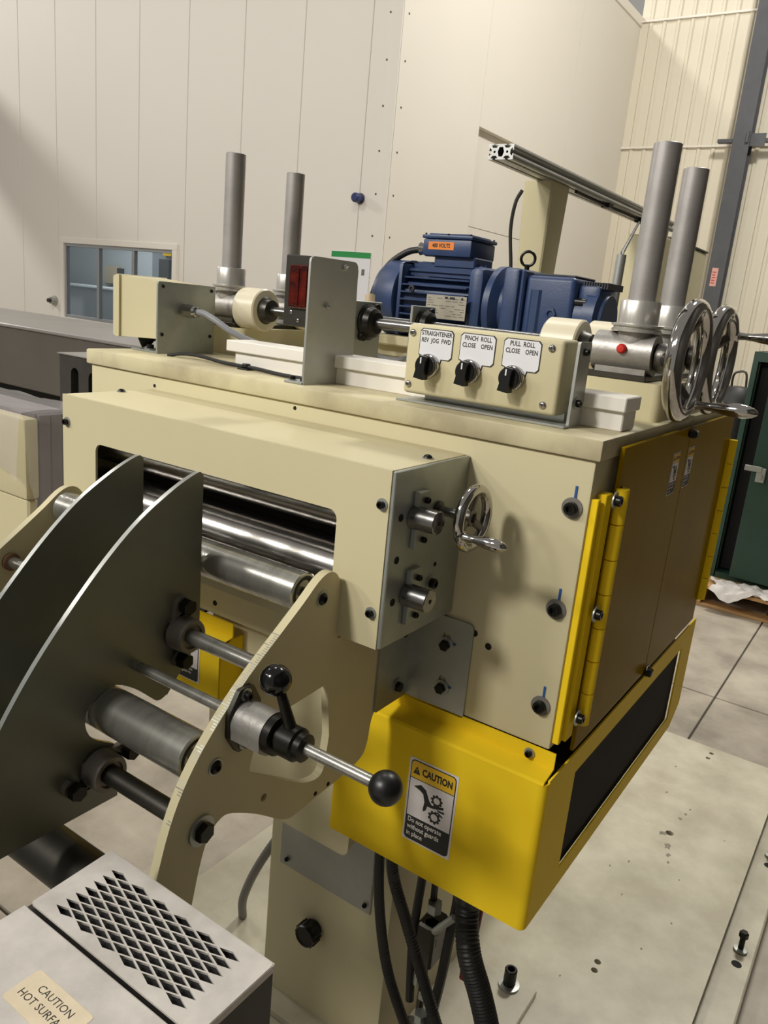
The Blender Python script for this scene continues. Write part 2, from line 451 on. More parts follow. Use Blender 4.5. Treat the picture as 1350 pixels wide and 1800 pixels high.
# the office behind the window
of = struct(bpy.data.objects.new('trim_1', None)); COL.objects.link(of); of.location = (-14, 10, FL); ORG[of] = Vector(of.location)
b = MB(); b.box(-19.2, -9.0, 11.6, 11.7, FL, 2); b.box(-19.2, -19.1, WY+.1, 11.6, FL, 2); b.box(-9.1, -9.0, WY+.1, 11.6, FL, 2); b.box(-19.2, -9.0, WY+.1, 11.7, 1.6, 1.7); b.box(-19.2, -9.0, WY+.1, 11.7, FL-.02, FL+.01)
b.done('office_shell', 'office_wall', of, smooth=0)
lamp('office_ceiling_lamp', (-14.6, 9.8, 1.5), (-14.6, 9.9, 0), 1.6, 42, (.93, .97, 1))
t = thing('office_counter', (-16, 10.6, FL), 'long grey office counter seen low through the sliding window', 'counter')
b = MB(); b.box(-18.4, -13.75, 10.4, 11.08, FL, -.20); b.done('counter_base', 'office_grey', t)
b = MB(); b.box(-18.45, -13.7, 10.36, 11.08, -.20, -.15, .01, 1); b.done('counter_top', 'office_wall', t)
t = thing('office_cabinet', (-13.7, 10.8, FL), 'dark grey upright office machine seen through the right window pane', 'machine')
b = MB(); b.box(-14.35, -13.5, 11.2, 11.55, FL, .95, .02, 1); b.done('cabinet_body', 'office_grey', t)
b = MB(); b.box(-14.05, -13.72, 11.14, 11.2, -.3, .55, .005, 1); b.done('display', 'office_dark', t)
b = MB(); b.box(-13.9, -13.62, 11.12, 11.2, .62, .82, .005, 1); b.done('notice', 'label_yellow', t)
t = thing('dispenser_box', (-16, 11.5, .1), 'small pale box mounted on the office wall behind the left pane', 'box')
b = MB(); b.box(-16.35, -15.9, 11.45, 11.6, -.1, .32, .02, 1); b.done('dispenser_body', 'sticker_cream', t)
b = MB(); b.box(-15.86, -15.8, 11.44, 11.6, -.1, .28); b.done('dispenser_handle', 'office_dark', t)

# wall B : end of the office block, running away from the viewer
wb = struct(bpy.data.objects.new('wall_side', None)); COL.objects.link(wb); wb.location = (WX, 12, FL); ORG[wb] = Vector(wb.location)
ry0, ry1, rz1 = 10.2, 13.4, 2.74
for a, c, z0, z1 in ((WY, ry0, FL, WT), (ry0, ry1, rz1, WT), (ry1, WC, FL, WT)):
    b = MB(); b.box(WX-.12, WX, a+.002, c-.002, z0, z1); b.done('wall_panel', 'wall_smooth', wb, smooth=0)
for z0, z1 in ((FL, 1.355), (1.365, rz1)):
    b = MB(); b.box(WX-.16, WX-.11, ry0, ry1, z0, z1, .004, 1); b.done('door_panel', 'wall_smooth', wb, smooth=0)
b = MB(); b.box(WX-.14, WX+.03, WY-.03, WC, WT-.02, WT+.16, .01, 1); b.done('wall_cap', 'trim_white', wb)
for z in (-.1, .42, .95, 1.47, 1.99, 2.52, 3.05, 3.58, 4.1):
    place(riv, 'rivet', wb, (WX, WY+.12, z), (1, 0, 0))
struct(tag((lambda q: (q.box(WX-.16, WX, WY-.012, WY+.01, FL, WT, .003, 1), q.done('trim_2', 'wall_white', None, (WX, WY, FL)))[1])(MB())))

# wall C : ribbed sheet-metal wall
wc = struct(bpy.data.objects.new('wall_far', None)); COL.objects.link(wc); wc.location = (-2, WC, FL); ORG[wc] = Vector(wc.location)
def ribsheet(x0, n, z0, z1, y):
    p = []; pitch = .27
    for k in range(n):
        a = x0+k*pitch
        p += [(a, y), (a+.155, y), (a+.18, y-.028), (a+.225, y-.028), (a+.25, y)]
    p.append((x0+n*pitch, y))
    b = MB(); V = [[b.bm.verts.new((x, yy, z)) for x, yy in p] for z in (z0, z1)]
    for i in range(len(p)-1): b.bm.faces.new((V[0][i], V[0][i+1], V[1][i+1], V[1][i]))
    return b
x = WX
while x < 6.5:
    for z0, z1 in ((FL, 3.6), (3.6, 5.92), (5.92, 10.5)):
        ribsheet(x, 3, z0, z1-.004, WC - (.012 if z0 > 3 else 0)).done('wall_sheet', 'wall_ribbed', wc, smooth=0)
    x += .81
b = MB(); b.box(WX, 6.5, WC+.02, WC+.1, FL, 10.5); b.done('sheet_backing', 'wall_ribbed', wc, smooth=0)
for z in (5.9, 3.58):
    b = MB(); b.box(WX, 6.5, WC-.075, WC-.055, z, z+.035); b.done('flashing', 'trim_white', wc)
# unseen dark wall added on the right to keep light off right-hand faces
wr = struct(bpy.data.objects.new('shade_wall_right', None)); COL.objects.link(wr); wr.location = (2.6, 4, FL); ORG[wr] = Vector((2.6, 4, FL))
for k in range(9):
    b = MB(); b.box(2.6, 2.8, -6+k*2.2+.01, -6+(k+1)*2.2-.01, FL, 6.5, .02, 1); b.done('wall_panel', 'wall_dark', wr, smooth=0)
# unseen low screen added left of the viewer to shade the pedestal
wf = struct(bpy.data.objects.new('shade_screen_front', None)); COL.objects.link(wf); wf.location = (-1.8, -1.1, FL); ORG[wf] = Vector((-1.8, -1.1, FL))
for k in range(3):
    b = MB(); b.box(-2.8+k*.67+.005, -2.8+(k+1)*.67-.005, -1.12, -1.08, FL+.05, .42, .006, 1); b.done('wall_panel', 'office_grey', wf, smooth=0)
# steel column
t = thing('steel_column', (-3.5, 15.95, FL), 'tall grey steel I-column standing in front of the ribbed wall', 'column')
b = MB(); x0, x1 = -3.66, -3.36
b.box(x0, x1, 15.80, 15.82, FL, 10.5); b.box(x0, x1, 16.08, 16.1, FL, 10.5); b.box(-3.52, -3.5, 15.82, 16.08, FL, 10.5); b.done('column_shaft', 'steel_frame', t, smooth=0)
b = MB(); b.box(x0-.12, x1+.12, 15.7, 16.15, FL, FL+.03); b.done('column_foot', 'steel_frame', t)
b = MB(); b.box(-3.585, -3.47, 15.797, 15.801, .98, 1.32); b.mi = 1
for k in range(5): b.box(-3.57, -3.49+random.uniform(-.02, .0), 15.795, 15.7975, 1.03+k*.05, 1.048+k*.05)
tag(b.done('paper_tag', ['pink_tag', 'red_plug'], t), 'pink paper tag with red marks')
b = MB(); b.box(-3.95, x0, 15.86, 16.0, 3.58, 3.64); b.box(x1, -2.2, 15.86, 16.0, 3.58, 3.64); b.box(x1, -3.1, 15.84, 15.86, 3.5, 3.72); b.box(-3.42, -3.38, 15.74, 15.8, 3.55, 3.75)
b.done('girt_bracket', 'steel_frame', t)
# wall fittings
t = thing('wall_button', (-6.37, WY, 1.41), 'round dark blue cap sticking out of the white wall', 'cap')
b = MB(); b.lathe([(.05, 0), (.05, .05), (.06, .055), (.06, .13), (.045, .15), (0, .15)], (-6.37, WY, 1.41), (0, -1, 0), 20); b.done('cap', 'cap_blue', t)
b = MB(); b.lathe([(.07, 0), (.07, .012), (0, .012)], (-6.37, WY, 1.41), (0, -1, 0), 20); b.done('collar', 'steel_frame', t)
t = thing('wall_valve', (-13.14, WY, -.42), 'small grey round fitting on the white wall left of the window', 'fitting')
b = MB(); b.lathe([(.09, 0), (.09, .03), (.06, .04), (.06, .1), (0, .1)], (-13.14, WY, -.42), (0, -1, 0), 20); b.done('flange', 'zinc_light', t)
b = MB(); b.lathe([(.035, .1), (.035, .15), (0, .15)], (-13.14, WY, -.42), (0, -1, 0), 12); b.done('spindle', 'steel_dark', t)
t = thing('wall_notice', (-6.46, WY, .4), 'white notice sheet with a green header on the white wall', 'sign')
b = MB(); b.box(-6.78, -6.12, WY-.012, WY, .05, .735); b.done('sheet', 'white_legend', t)
b = MB(); b.box(-6.78, -6.12, WY-.014, WY-.012, .66, .735); b.done('header', 'green_print', t)
b = MB(); b.box(-6.40, -6.30, WY-.014, WY-.012, .40, .50); b.box(-6.25, -6.2, WY-.014, WY-.012, .44, .52); b.done('print', 'print_grey', t)
# roof beam that throws the broad diagonal shade on the wall
b = MB(); b.box(-18.55, -18.45, 1.0, 7.98, 4.72, 5.24); b.box(-18.65, -18.35, 1.0, 7.98, 5.24, 5.28); b.box(-18.65, -18.35, 1.0, 7.98, 4.68, 4.72)
struct(b.done('trim_3', 'steel_frame', None, (-18.5, 4.5, 5), smooth=0))

# ---- things standing behind the machine on the left
t = thing('surface_table', (-4.8, 2.9, FL), 'long dark grey machine bed with a paler top running behind the machine', 'machine bed')
b = MB(); b.box(-8.6, -2.6, 2.6, 3.75, -.76, -.31, .008, 1); b.done('slab', 'granite', t)
b = MB(); b.box(-8.6, -2.6, 2.59, 3.76, -.31, -.283, .006, 1); b.done('table_top', 'granite_top', t)
b = MB(); b.box(-8.4, -2.9, 2.85, 3.6, FL, -.76); b.done('table_foot', 'dark_void', t)
t = thing('slotted_iron_block', (-3.4, 2.0, FL), 'dark iron block with rounded slots in front of the grey machine bed', 'iron block')
b = MB()
M = FR((0, 1.8, 0), (1, 0, 0), (0, 0, 1))
slot = lambda cx, z0, z1, w: [(cx-w, z0), (cx+w, z0)] + [(cx+w*math.cos(a), z1+w*math.sin(a)) for a in [PI*k/8 for k in range(0, 9)]]
b.sheet([(-3.81, -1.3), (-2.7, -1.3), (-2.7, -.3), (-3.81, -.3)], [slot(-3.67, -.56, -.40, .035), slot(-3.51, -.56, -.41, .035), slot(-3.36, -.56, -.41, .035)], M @ Matrix.Translation((0, 0, -.08)), .08)
b.box(-3.81, -2.7, 1.93, 2.4, FL, -.3); b.box(-3.81, -2.7, 1.86, 1.95, FL, -.6); b.done('block_body', 'iron_block', t, smooth=20)
b = MB(); b.box(-3.82, -2.69, 1.79, 2.41, -.3, -.294); b.done('block_top', 'granite_top', t)
# cream cabinet under plastic film
t = thing('wrapped_cabinet', (-2.9, .63, FL), 'cream machine cabinet with an overhanging head under clear plastic film at far left', 'cabinet')
b = MB(); b.box(-3.6, -2.235, .60, .655, -.640, -.345, .012, 2); b.done('cabinet_head', 'cream', t)
b = MB(); b.box(-3.6, -2.245, .612, .655, FL, -.640, .008, 1); b.done('cabinet_body', 'cream', t)
t2 = thing('grey_crate', (-2.9, .73, FL), 'dull grey boarded crate standing directly behind the film wrapped cabinet', 'crate')
for k in range(3):
    b = MB(); b.box(-2.26, -2.24, .66+k*.047, .66+k*.047+.044, FL, -.335, .003, 1); b.done('board', 'grey_crate', t2)
b = MB(); b.box(-3.6, -2.262, .66, .80, FL, -.335); b.done('crate_core', 'grey_crate', t2)
b = MB()
def fw(x, y, z):
    n1 = noise.noise(Vector((x*6, y*7, z*6+1.3))); n2 = noise.noise(Vector((x*17, y*18, z*16+4.1)))
    return 0.008+.008*n1+.006*n2
def fgrid(nu, nv, fn):
    G = [[b.bm.verts.new(fn(i/nu, j/nv)) for j in range(nv+1)] for i in range(nu+1)]
    for i in range(nu):
        for j in range(nv): b.bm.faces.new((G[i][j], G[i+1][j], G[i+1][j+1], G[i][j+1]))
def f_top(u, v):
    x = -3.6+1.385*u; y = .825-.245*v; return (x, y, -.322+fw(x, y, 0))
def f_front(u, v):
    x = -3.6+1.385*u; L = .20+.04*math.sin(x*8); z = -.322-L*v; return (x, .58-.03*v*abs(math.sin(x*11))-(0 if v == 0 else fw(x, 0, z)), z+(fw(x, .58, 0) if v == 0 else 0))
def f_side(u, v):
    y = .58+.245*u; L = .24+.75*u-(0.35*max(0, u-.6)); z = -.322-L*v; return (-2.215+.03*v*(1-u)+(0 if v == 0 else .6*fw(0, y, z)), y, z+(fw(-2.215, y, 0) if v == 0 else 0))
fgrid(40, 14, f_top); fgrid(40, 10, f_front); fgrid(14, 24, f_side)
bmesh.ops.remove_doubles(b.bm, verts=b.bm.verts, dist=.0015)
tag(b.done('plastic_film', 'plastic_film', None, (-2.7, .7, -.32), smooth=60), 'crinkled clear plastic film draped over the cream cabinet at far left', 'plastic film')

# ---- things on the right
t = thing('green_cabinet', (0, 5.0, FL+.15), 'tall dark green steel cabinet with its door ajar, on the pallet at far right', 'cabinet')
zb, zt, cy, cx0 = FL+.15, .064, 4.60, -.626
b = MB(); b.box(cx0, cx0+.032, cy, cy+.04, zb, zt); b.box(cx0, cx0+.04, cy+.04, cy+.8, zb, zt); b.box(cx0+.032, .6, cy, cy+.04, zt-.06, zt); b.box(cx0, .6, cy+.04, cy+.8, zt-.02, zt); b.box(.56, .6, cy, cy+.8, zb, zt); b.box(cx0+.04, .6, cy+.76, cy+.8, zb, zt); b.box(cx0+.04, .6, cy, cy+.8, zb, zb+.04)
b.done('carcass', 'green_paint', t, smooth=0)
b = MB(); b.box(cx0+.045, .55, cy+.1, cy+.14, zb+.05, zt-.07); b.done('inner_panel', 'dark_void', t)
b = MB(); b.box(0, 1.03, -.03, 0, zb+.045, zt-.065, .003, 1); b.bm.transform(Matrix.Translation((-.487, cy-.03, 0)) @ Matrix.Rotation(math.radians(-3.5), 4, 'Z')); b.done('cabinet_door', 'green_paint', t)
dz = -.68
b = MB(); b.box(-.455, -.40, cy-.083, cy-.069, dz-.065, dz+.03, .004, 1); b.box(-.53, -.425, cy-.087, cy-.080, dz, dz+.037, .003, 1); b.cyl((-.428, cy-.083, dz-.022), (-.428, cy-.1, dz-.022), .013, 12)
tag(b.done('hasp', 'zinc', t), 'small zinc hasp')
t = thing('wooden_pallet', (0, 4.9, FL), 'low wooden pallet under the green cabinet', 'pallet')
for k in range(7):
    b = MB(); b.box(-.70, .7, 4.36+k*.16, 4.36+k*.16+.13, FL+.125, FL+.15, .004, 1); b.done('board', 'wood', t)
for x in (-.65, -.02, .6):
    b = MB(); b.box(x-.04, x+.05, 4.36, 5.45, FL+.022, FL+.125, .004, 1); b.done('stringer', 'wood', t)
for k in range(3):
    b = MB(); b.box(-.69, .68, 4.37+k*.45, 4.37+k*.45+.1, FL, FL+.022, .003, 1); b.done('base_board', 'wood', t)
b = MB(); G = []
for i in range(41):
    row = []
    for j in range(17):
        u, v = i/40, j/16
        x = -.56+u*.56+.03*math.sin(v*5); y = 4.315+v*.20-.02*math.sin(u*9)
        z = FL+.158+.035*abs(noise.noise(Vector((u*5, v*4, 2))))+.015*noise.noise(Vector((u*13, v*9, 7)))+.008
        if y < 4.352: z -= (4.352-y)*(.4+1.1*math.sin(u*4+.6)**4)
        row.append(b.bm.verts.new((x, y, z)))
    G.append(row)
for i in range(40):
    for j in range(16): b.bm.faces.new((G[i][j], G[i+1][j], G[i+1][j+1], G[i][j+1]))
tag(b.done('packing_paper', 'paper', None, (-.35, 4.4, FL+.15), smooth=25), 'crumpled white packing paper lying on the pallet before the green cabinet', 'paper')
t = thing('black_drum', (-.90, 5.9, FL), 'dark rounded drum with a wire handle behind the chrome handwheels', 'drum')
dx, dy = -.905, 5.9
b = MB(); b.lathe([(.17, FL), (.18, -1.0), (.18, -.45), (.16, -.32), (.10, -.25), (0, -.24)], (dx, dy, 0), (0, 0, 1), 28); b.done('drum_body', 'black_rubber', t)
b = MB(); b.tube([(dx-.06, dy, -.27), (dx-.06, dy, -.16), (dx-.02, dy, -.13), (dx+.03, dy, -.14), (dx+.05, dy, -.27)], .009, 8); b.done('drum_handle', 'steel_dark', t)
t = thing('carton', (-.95, 6.9, FL), 'pale carton with an orange band seen past the yellow door edge', 'carton')
b = MB(); b.box(-1.3, -.84, 6.7, 7.1, FL, -.46, .01, 1); b.done('carton_body', 'white_label', t)
b = MB(); b.box(-1.3, -.839, 6.699, 7.0, -.62, -.55); b.done('band', 'orange_tag', t)
b = MB(); b.box(-.96, -.9, 6.698, 6.7, -.74, -.66); b.done('print', 'cap_blue', t)

# ================================================================== MACHINE : base and pedestal
BZ = -1.45
t = thing('machine_base', (-.44, 1.1, FL), 'broad cream steel base plate under the machine, scuffed and drilled', 'base plate')
b = MB()
slotp = [(-.842+.021*math.cos(a), .365+.021*math.sin(a)+(.03 if math.sin(a) >= 0 else -.03)) for a in [2*PI*k/24+.01 for k in range(24)]]
holes = [circ(-.063, 2.151, .009, 12), circ(-.066, 2.105, .009, 12), circ(-.057, 1.515, .013, 14), circ(-.059, .828, .009, 12), circ(-.056, .796, .009, 12), slotp]
b.sheet([(-1.07, .1), (.19, .1), (.19, 2.2), (-1.07, 2.2)], holes, ZF(BZ-.02), .02); b.done('base_plate', 'cream_base', t, smooth=0)
b = MB(); b.box(-1.05, .17, .12, .2, FL, BZ-.02); b.box(-1.05, .17, 2.1, 2.18, FL, BZ-.02); b.box(-1.06, -1.0, .2, 2.1, FL, BZ-.02); b.box(.12, .18, .2, 2.1, FL, BZ-.02); b.box(-1.0, .12, .2, 2.1, FL+.05, FL+.06)
b.done('base_frame', 'dark_void', t, smooth=0)
b = MB(); b.box(.18, .275, .1, 2.16, -1.515, -1.5, .004, 1); b.box(.262, .275, .1, 2.16, FL, -1.515); b.done('side_angle', 'cream_base', t)
lv = MB(); lv.lathe([(.012, 0), (.012, .004), (.0075, .005), (.0075, .045), (.0075, .05)], seg=14); lv.mi = 1; lv.lathe([(.019, .002), (.019, .008), (.011, .009)], seg=16); lv.mi = 0
lv.lathe([(.0125, .045), (.0125, .06), (.010, .063)], seg=6); LEV = mesh_only(lv, 'levelling_screw', ['black_oxide', 'zinc'])
for y in (1.19, 1.70): place(LEV, 'levelling_screw', t, (.236, y, -1.5), (0, 0, 1))
for y in (1.13, 1.645): tag(place(m_hole(.011), 'screw_hole', t, (.238, y, -1.5), (0, 0, 1)))
b = MB(); b.box(-.93, -.142, .17, .62, BZ, BZ+.018, .002, 1); b.done('foot_plate', 'cream_base', t)
ft = MB(); ft.lathe([(.026, 0), (.026, .006), (.015, .007)], seg=20); ft.mi = 1; ft.lathe([(.0155, .004), (.0155, .048), (.0135, .05), (.009, .05), (.008, .03), (0, .03)], seg=18)
FT = mesh_only(ft, 'anchor_bolt', ['zinc_light', 'black_oxide'])
for p in ((-.205, .59), (-.205, .22)): place(FT, 'anchor_bolt', t, (*p, BZ+.018), (0, 0, 1))

b = MB(); rs = random.Random(11)
for cx, cy, r in ((-.045, 1.44, .012), (-.03, 1.40, .009), (-.075, 1.50, .010), (-.05, 1.62, .007), (-.04, 1.66, .006), (-.035, 1.70, .005), (-.02, 1.36, .004), (.03, 1.30, .003), (-.12, 1.28, .004), (-.16, 1.22, .003), (.06, 1.1, .003), (-.09, 1.12, .003), (-.13, 1.75, .005), (-.15, 1.95, .004), (.1, 1.6, .003), (.02, .95, .003), (-.3, .9, .004), (-.12, .72, .003)):
    n = 9; b.prism([(cx+r*(.4+rs.random())*math.cos(2*PI*k/n)*.9, cy+r*(.5+rs.random())*math.sin(2*PI*k/n)*1.3) for k in range(n)], 'z', BZ, BZ+.0003)
tag(b.done('paint_chips', 'scuff_grey', t, smooth=0), 'grey chips in the cream paint', kind='stuff')
t = thing('pedestal', (-.519, .4, BZ), 'cream box pedestal with a pale cover plate and black cap, under the straightener', 'pedestal')
b = MB(); b.box(-.687, -.352, .22, .60, BZ+.018, -.44, .008, 2, axes='z'); b.done('column', 'cream', t)
b = MB(); b.box(-.652, -.40, .214, .22, -1.078, -.80, .002, 1); tag(b.done('cover_plate', 'zinc_light', t), 'pale zinc cover plate')
for p in ((-.628, -1.056), (-.412, -1.056)): place(SOCK6, 'bolt', t, (p[0], .214, p[1]), (0, -1, 0))
b = MB(); b.lathe([(.020, 0), (.020, .008), (.026, .01), (.0265, .016), (.0265, .034), (.024, .038), (.021, .038), (.020, .036), (0, .036)], (-.543, .22, -1.197), (0, -1, 0), 22)
for k in range(14):
    a = 2*PI*k/14; b.cyl((-.543+.0262*math.cos(a), .21, -1.197+.0262*math.sin(a)), (-.543+.0262*math.cos(a), .186, -1.197+.0262*math.sin(a)), .0025, 6)
tag(b.done('filler_cap', 'black_plastic', t), 'black ribbed plastic cap')
# hoses under the yellow guard
def hose(path, r, label, pitch=.0032, m='black_rubber', nm='corrugated_hose', group=None):
    b = MB(); b.tube(path, r, 12, 5, ribs=pitch); return tag(b.done(nm, m, None, path[-1], smooth=30), label, 'hose', group)
hose([(-.335, .12, -.74), (-.333, .12, -.86), (-.318, .12, -.97), (-.289, .12, -1.075), (-.238, .12, -1.17), (-.20, .14, -1.27), (-.19, .16, -1.425)], .0105, 'left black corrugated hose hanging from under the yellow guard')
hose([(-.303, .10, -.70), (-.298, .11, -.84), (-.263, .12, -.94), (-.219, .12, -1.03), (-.172, .12, -1.125), (-.13, .15, -1.26), (-.11, .17, -1.426)], .0115, 'middle black corrugated hose hanging in front of the brass and steel fittings')
hose([(-.160, .16, -.70), (-.158, .15, -.86), (-.130, .12, -.93), (-.098, .12, -1.0), (-.068, .12, -1.08), (-.045, .13, -1.2), (-.03, .14, -1.435)], .0225, 'thick black corrugated hose running down right of the other hoses')
b = MB(); b.lathe([(.030, -.86), (.032, -.84), (.032, -.80), (.028, -.79)], (-.158, .16, 0), (0, 0, 1), 24); tag(b.done('hose_coupling', 'black_plastic', None, (-.158, .16, -.86)), 'round black plastic coupling under the yellow guard on the thick hose', 'coupling')
t = thing('valve_cluster', (-.26, .24, BZ+.018), 'cluster of dark hydraulic fittings and hoses behind the hanging hoses', 'valve')
b = MB(); b.box(-.30, -.20, .20, .26, -1.40, -1.30, .006, 1); b.box(-.275, -.235, .19, .25, -1.10, -1.00, .005, 1); b.cyl((-.25, .22, -1.43), (-.25, .22, -1.30), .012, 12); b.cyl((-.26, .22, -1.30), (-.26, .22, -1.10), .008, 10); b.done('valve_body', 'steel_dark', t)
b = MB()
b.bm.free()
for z, rr in ((-1.02, .016), (-1.05, .014), (-.97, .015), (-1.24, .014), (-1.275, .016), (-1.18, .012)):
    b = MB(); b.cyl((-.248, .205, z), (-.248, .205, z+.02), rr, 6); b.done('fitting', 'zinc', t)
for p, q, r_ in (((-.235, .19, -1.0), (-.195, .185, -.94), .007), ((-.262, .2, -1.15), (-.262, .2, -1.06), .01)):
    b = MB(); b.cyl(p, q, r_, 10); b.done('fitting', 'zinc', t)
b = MB(); b.tube([(-.255, .21, -.95), (-.25, .2, -.86), (-.235, .2, -.80), (-.235, .2, -.70)], .007, 8); b.tube([(-.225, .2, -1.24), (-.212, .2, -1.1), (-.206, .2, -1.0), (-.2, .2, -.92), (-.2, .2, -.80)], .010, 10)
b.tube([(-.275, .2, -1.2), (-.285, .2, -1.05), (-.28, .2, -.9), (-.275, .2, -.70)], .009, 10); b.done('hydraulic_hose', 'black_rubber', t)
b = MB(); b.tube([(-.165, .2, -1.05), (-.155, .2, -.98), (-.15, .2, -.90)], .005, 8); b.box(-.178, -.158, .205, .213, -1.09, -1.05, .003, 1); tag(b.done('red_lever', 'red_dark', t), 'red valve lever')
b = MB(); b.lathe([(.035, -1.43), (.035, -1.36), (.02, -1.35)], (-.16, .26, 0), (0, 0, 1), 20); tag(b.done('red_cap', 'red_lens', t), 'dark red cap')
b = MB(); b.tube([(-.64, .40, -.90), (-.753, .30, -1.144), (-.828, .30, -1.32), (-.858, .33, -1.43), (-.862, .34, -1.47)], .0115, 12, 8, ribs=.006)
tag(b.done('grey_conduit', 'grey_conduit', None, (-.86, .34, -1.45), smooth=30), 'grey flexible conduit dropping into a slot of the base plate', 'conduit')

# ================================================================== straightener housing
t = H = thing('straightener_housing', (-.519, .4, -.44), 'large cream steel housing with a lidded top, blue-marked bolts and yellow access doors', 'machine housing')
b = MB(); b.box(-1.03, -.006, .0, .80, -.415, .0, .003, 2); b.done('body', 'cream', t)
b = MB(); b.box(-1.0385, .001, -.006, .81, .0005, .0285, .003, 2); b.done('top_plate', 'cream_scuffed', t)
b = MB(); M = YF(.034)
b.sheet(smooth_poly([(-.700, -.79), (-.345, -.79), (-.345, -.40), (-.700, -.40)], [.02, .02, 0, 0]), [], M, .008); b.box(-.35, -.345, .034, .10, -.77, -.40); b.box(-.700, -.695, .034, .10, -.77, -.40); b.box(-.700, -.345, .03, .038, -.44, -.415)
b.done('apron', 'cream', t, smooth=0)
for z in (-.066, -.208, -.353):
    bo = place(SOCK10, 'bolt', t, (-.028, 0, z), (0, -1, 0))
    m = MB(); m.box(-.0275, -.0245, -.0015, -.0003, z+.012, z+.030); k = m.done('paint_mark', 'blue_paint', t, smooth=0)
for p in ((-.119, -.294), (-.143, -.281), (-.67, -.393)): place(HOLE, 'screw_hole', t, (p[0], 0, p[1]), (0, -1, 0))
for x, z in ((-.845, -.018), (-.508, -.008)): place(HOLEs, 'screw_hole', t, (x, 0, z), (0, -1, 0))
# doors and hinges on the right side
DX0, DX1 = .006, .012
ang = MB(); ang.box(-.006, .004, .004, .014, -.405, -.05, .001, 1); ang.done('hinge_bar', 'yellow', t)
ang = MB(); ang.box(-.004, .0085, .020, .045, -.405, -.045, .001, 1); ang.done('hinge_bar', 'yellow', t)
def door(y0, y1, yh, s):
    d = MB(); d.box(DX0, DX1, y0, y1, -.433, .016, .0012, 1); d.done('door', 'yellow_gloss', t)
    D = [o for o in COL.objects if o.parent == t and o.name.startswith('door')][-1]
    m = MB(); m.box(DX1, DX1+.002, yh-.002 if s > 0 else yh-.012, yh+.012 if s > 0 else yh+.002, -.389, -.039); m.done('hinge_leaf', 'yellow', D)
    n = 7; zt0, zb0 = -.039, -.389
    for k in range(n):
        z1 = zt0+(zb0-zt0)*k/n; z0 = zt0+(zb0-zt0)*(k+1)/n+.0012
        m = MB(); m.cyl((DX1+.004, yh, z0), (DX1+.004, yh, z1), .0092, 16, bev=.0006); m.done('hinge_knuckle', 'yellow', D)
    return D
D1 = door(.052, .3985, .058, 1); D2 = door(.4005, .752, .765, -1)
D1['label'] = 'left leaf of the yellow double door'; D2['label'] = 'right leaf of the yellow double door'
for z in (-.052, -.212, -.37): place(SOCK8, 'hinge_screw', D1, (DX1+.0025, .035, z), (1, 0, 0))
for y, z, D in ((.390, .006, D1), (.40, -.430, D2)):
    m = MB(); m.box(DX1, DX1+.014, y-.009, y+.009, z-.0065, z+.0065, .0025, 1); m.mi = 1; m.cyl((DX1+.004, y-.006, z), (DX1+.004, y-.006, z+.014), .0015, 8); m.cyl((DX1+.004, y+.003, z), (DX1+.004, y+.003, z+.013), .0015, 8)
    m.done('latch', ['black_plastic', 'chrome'], D)

# ---- caution labels (flat print, shared mesh)
def gear(cx, cy, r, n=9, ph=0.):
    P = []; st = 2*PI/n
    for k in range(n):
        a = st*k+ph
        for da, rr in ((-.36, .92), (-.26, 1.10), (-.12, 1.17), (.12, 1.17), (.26, 1.10), (.36, .92)):
            P.append((cx+r*rr*math.cos(a+da*st), cy+r*rr*math.sin(a+da*st)))
    return P
def caution_mesh():
    I = Matrix.Identity(4); w, h = .085, .144; e = .0003
    T = lambda z: Matrix.Translation((0, 0, z))
    b = MB(); b.sheet([(0, 0), (w, 0), (w, h), (0, h)], [], I, e)
    b.mi = 1; b.sheet(rrect(.003, w-.003, .003, h-.003, .007), [], T(e), e)
    b.mi = 2; b.sheet([(.0045, .111), (w-.0045, .111), (w-.0045, h-.0105)] + [(w-.0105+.006*math.cos(a), h-.0105+.006*math.sin(a)) for a in (.4, .8, 1.2, 1.57)] + [(.0105+.006*math.cos(a), h-.0105+.006*math.sin(a)) for a in (1.57, 2., 2.4, 2.8, 3.14)], [], T(2*e), e)
    b.mi = 0; b.sheet([(.0045, .0445), (w-.0045, .0445), (w-.0045, .1095), (.0045, .1095)], [], T(2*e), e)
    b.mi = 1
    b.text('CAUTION', .0165, T(3.4*e) @ Matrix.Translation((.0502, .1248, 0)), bold=.0007, sx=.71)
    b.sheet([(.008, .1185), (.0205, .1185), (.01425, .1315)], [[(.0137, .1225), (.0148, .1225), (.0151, .1275), (.0134, .1275)], circ(.01425, .1208, .0008, 8)], T(3*e), e)
    b.sheet(gear(.0535, .0885, .0088, 9, .2), [circ(.0535, .0885, .0056, 18)], T(3*e), e)
    b.sheet(gear(.0525, .0595, .0095, 9), [circ(.0525, .0595, .0060, 18)], T(3*e), e)
    b.sheet([(.012, .097), (.024, .1035), (.0335, .0985), (.041, .083), (.046, .078), (.066, .083), (.0665, .079), (.049, .0735), (.0385, .073), (.037, .0655), (.033, .0615), (.0315, .0640), (.033, .078), (.0295, .090), (.0235, .0935)], [], T(3*e), e)
    b.sheet([(.055, .0745), (.0685, .0755), (.0685, .0725), (.058, .072)], [], T(3*e), e); b.sheet([(.0575, .0715), (.067, .0665), (.0655, .0645), (.056, .0695)], [], T(3*e), e)
    b.mi = 3
    for k, s in enumerate(('Do not operate', 'without guards', 'in place')): b.text(s, .0118, T(2.4*e) @ Matrix.Translation((.007, .0375-k*.0120, 0)), align='LEFT', bold=.00015, sx=.80)
    return mesh_only(b, 'caution_label', ['white_label', 'print_dark', 'label_yellow', 'white_print'], smooth=0)
CAUT = caution_mesh()
ROT_Y = (PI/2, 0, 0)           # faces -y
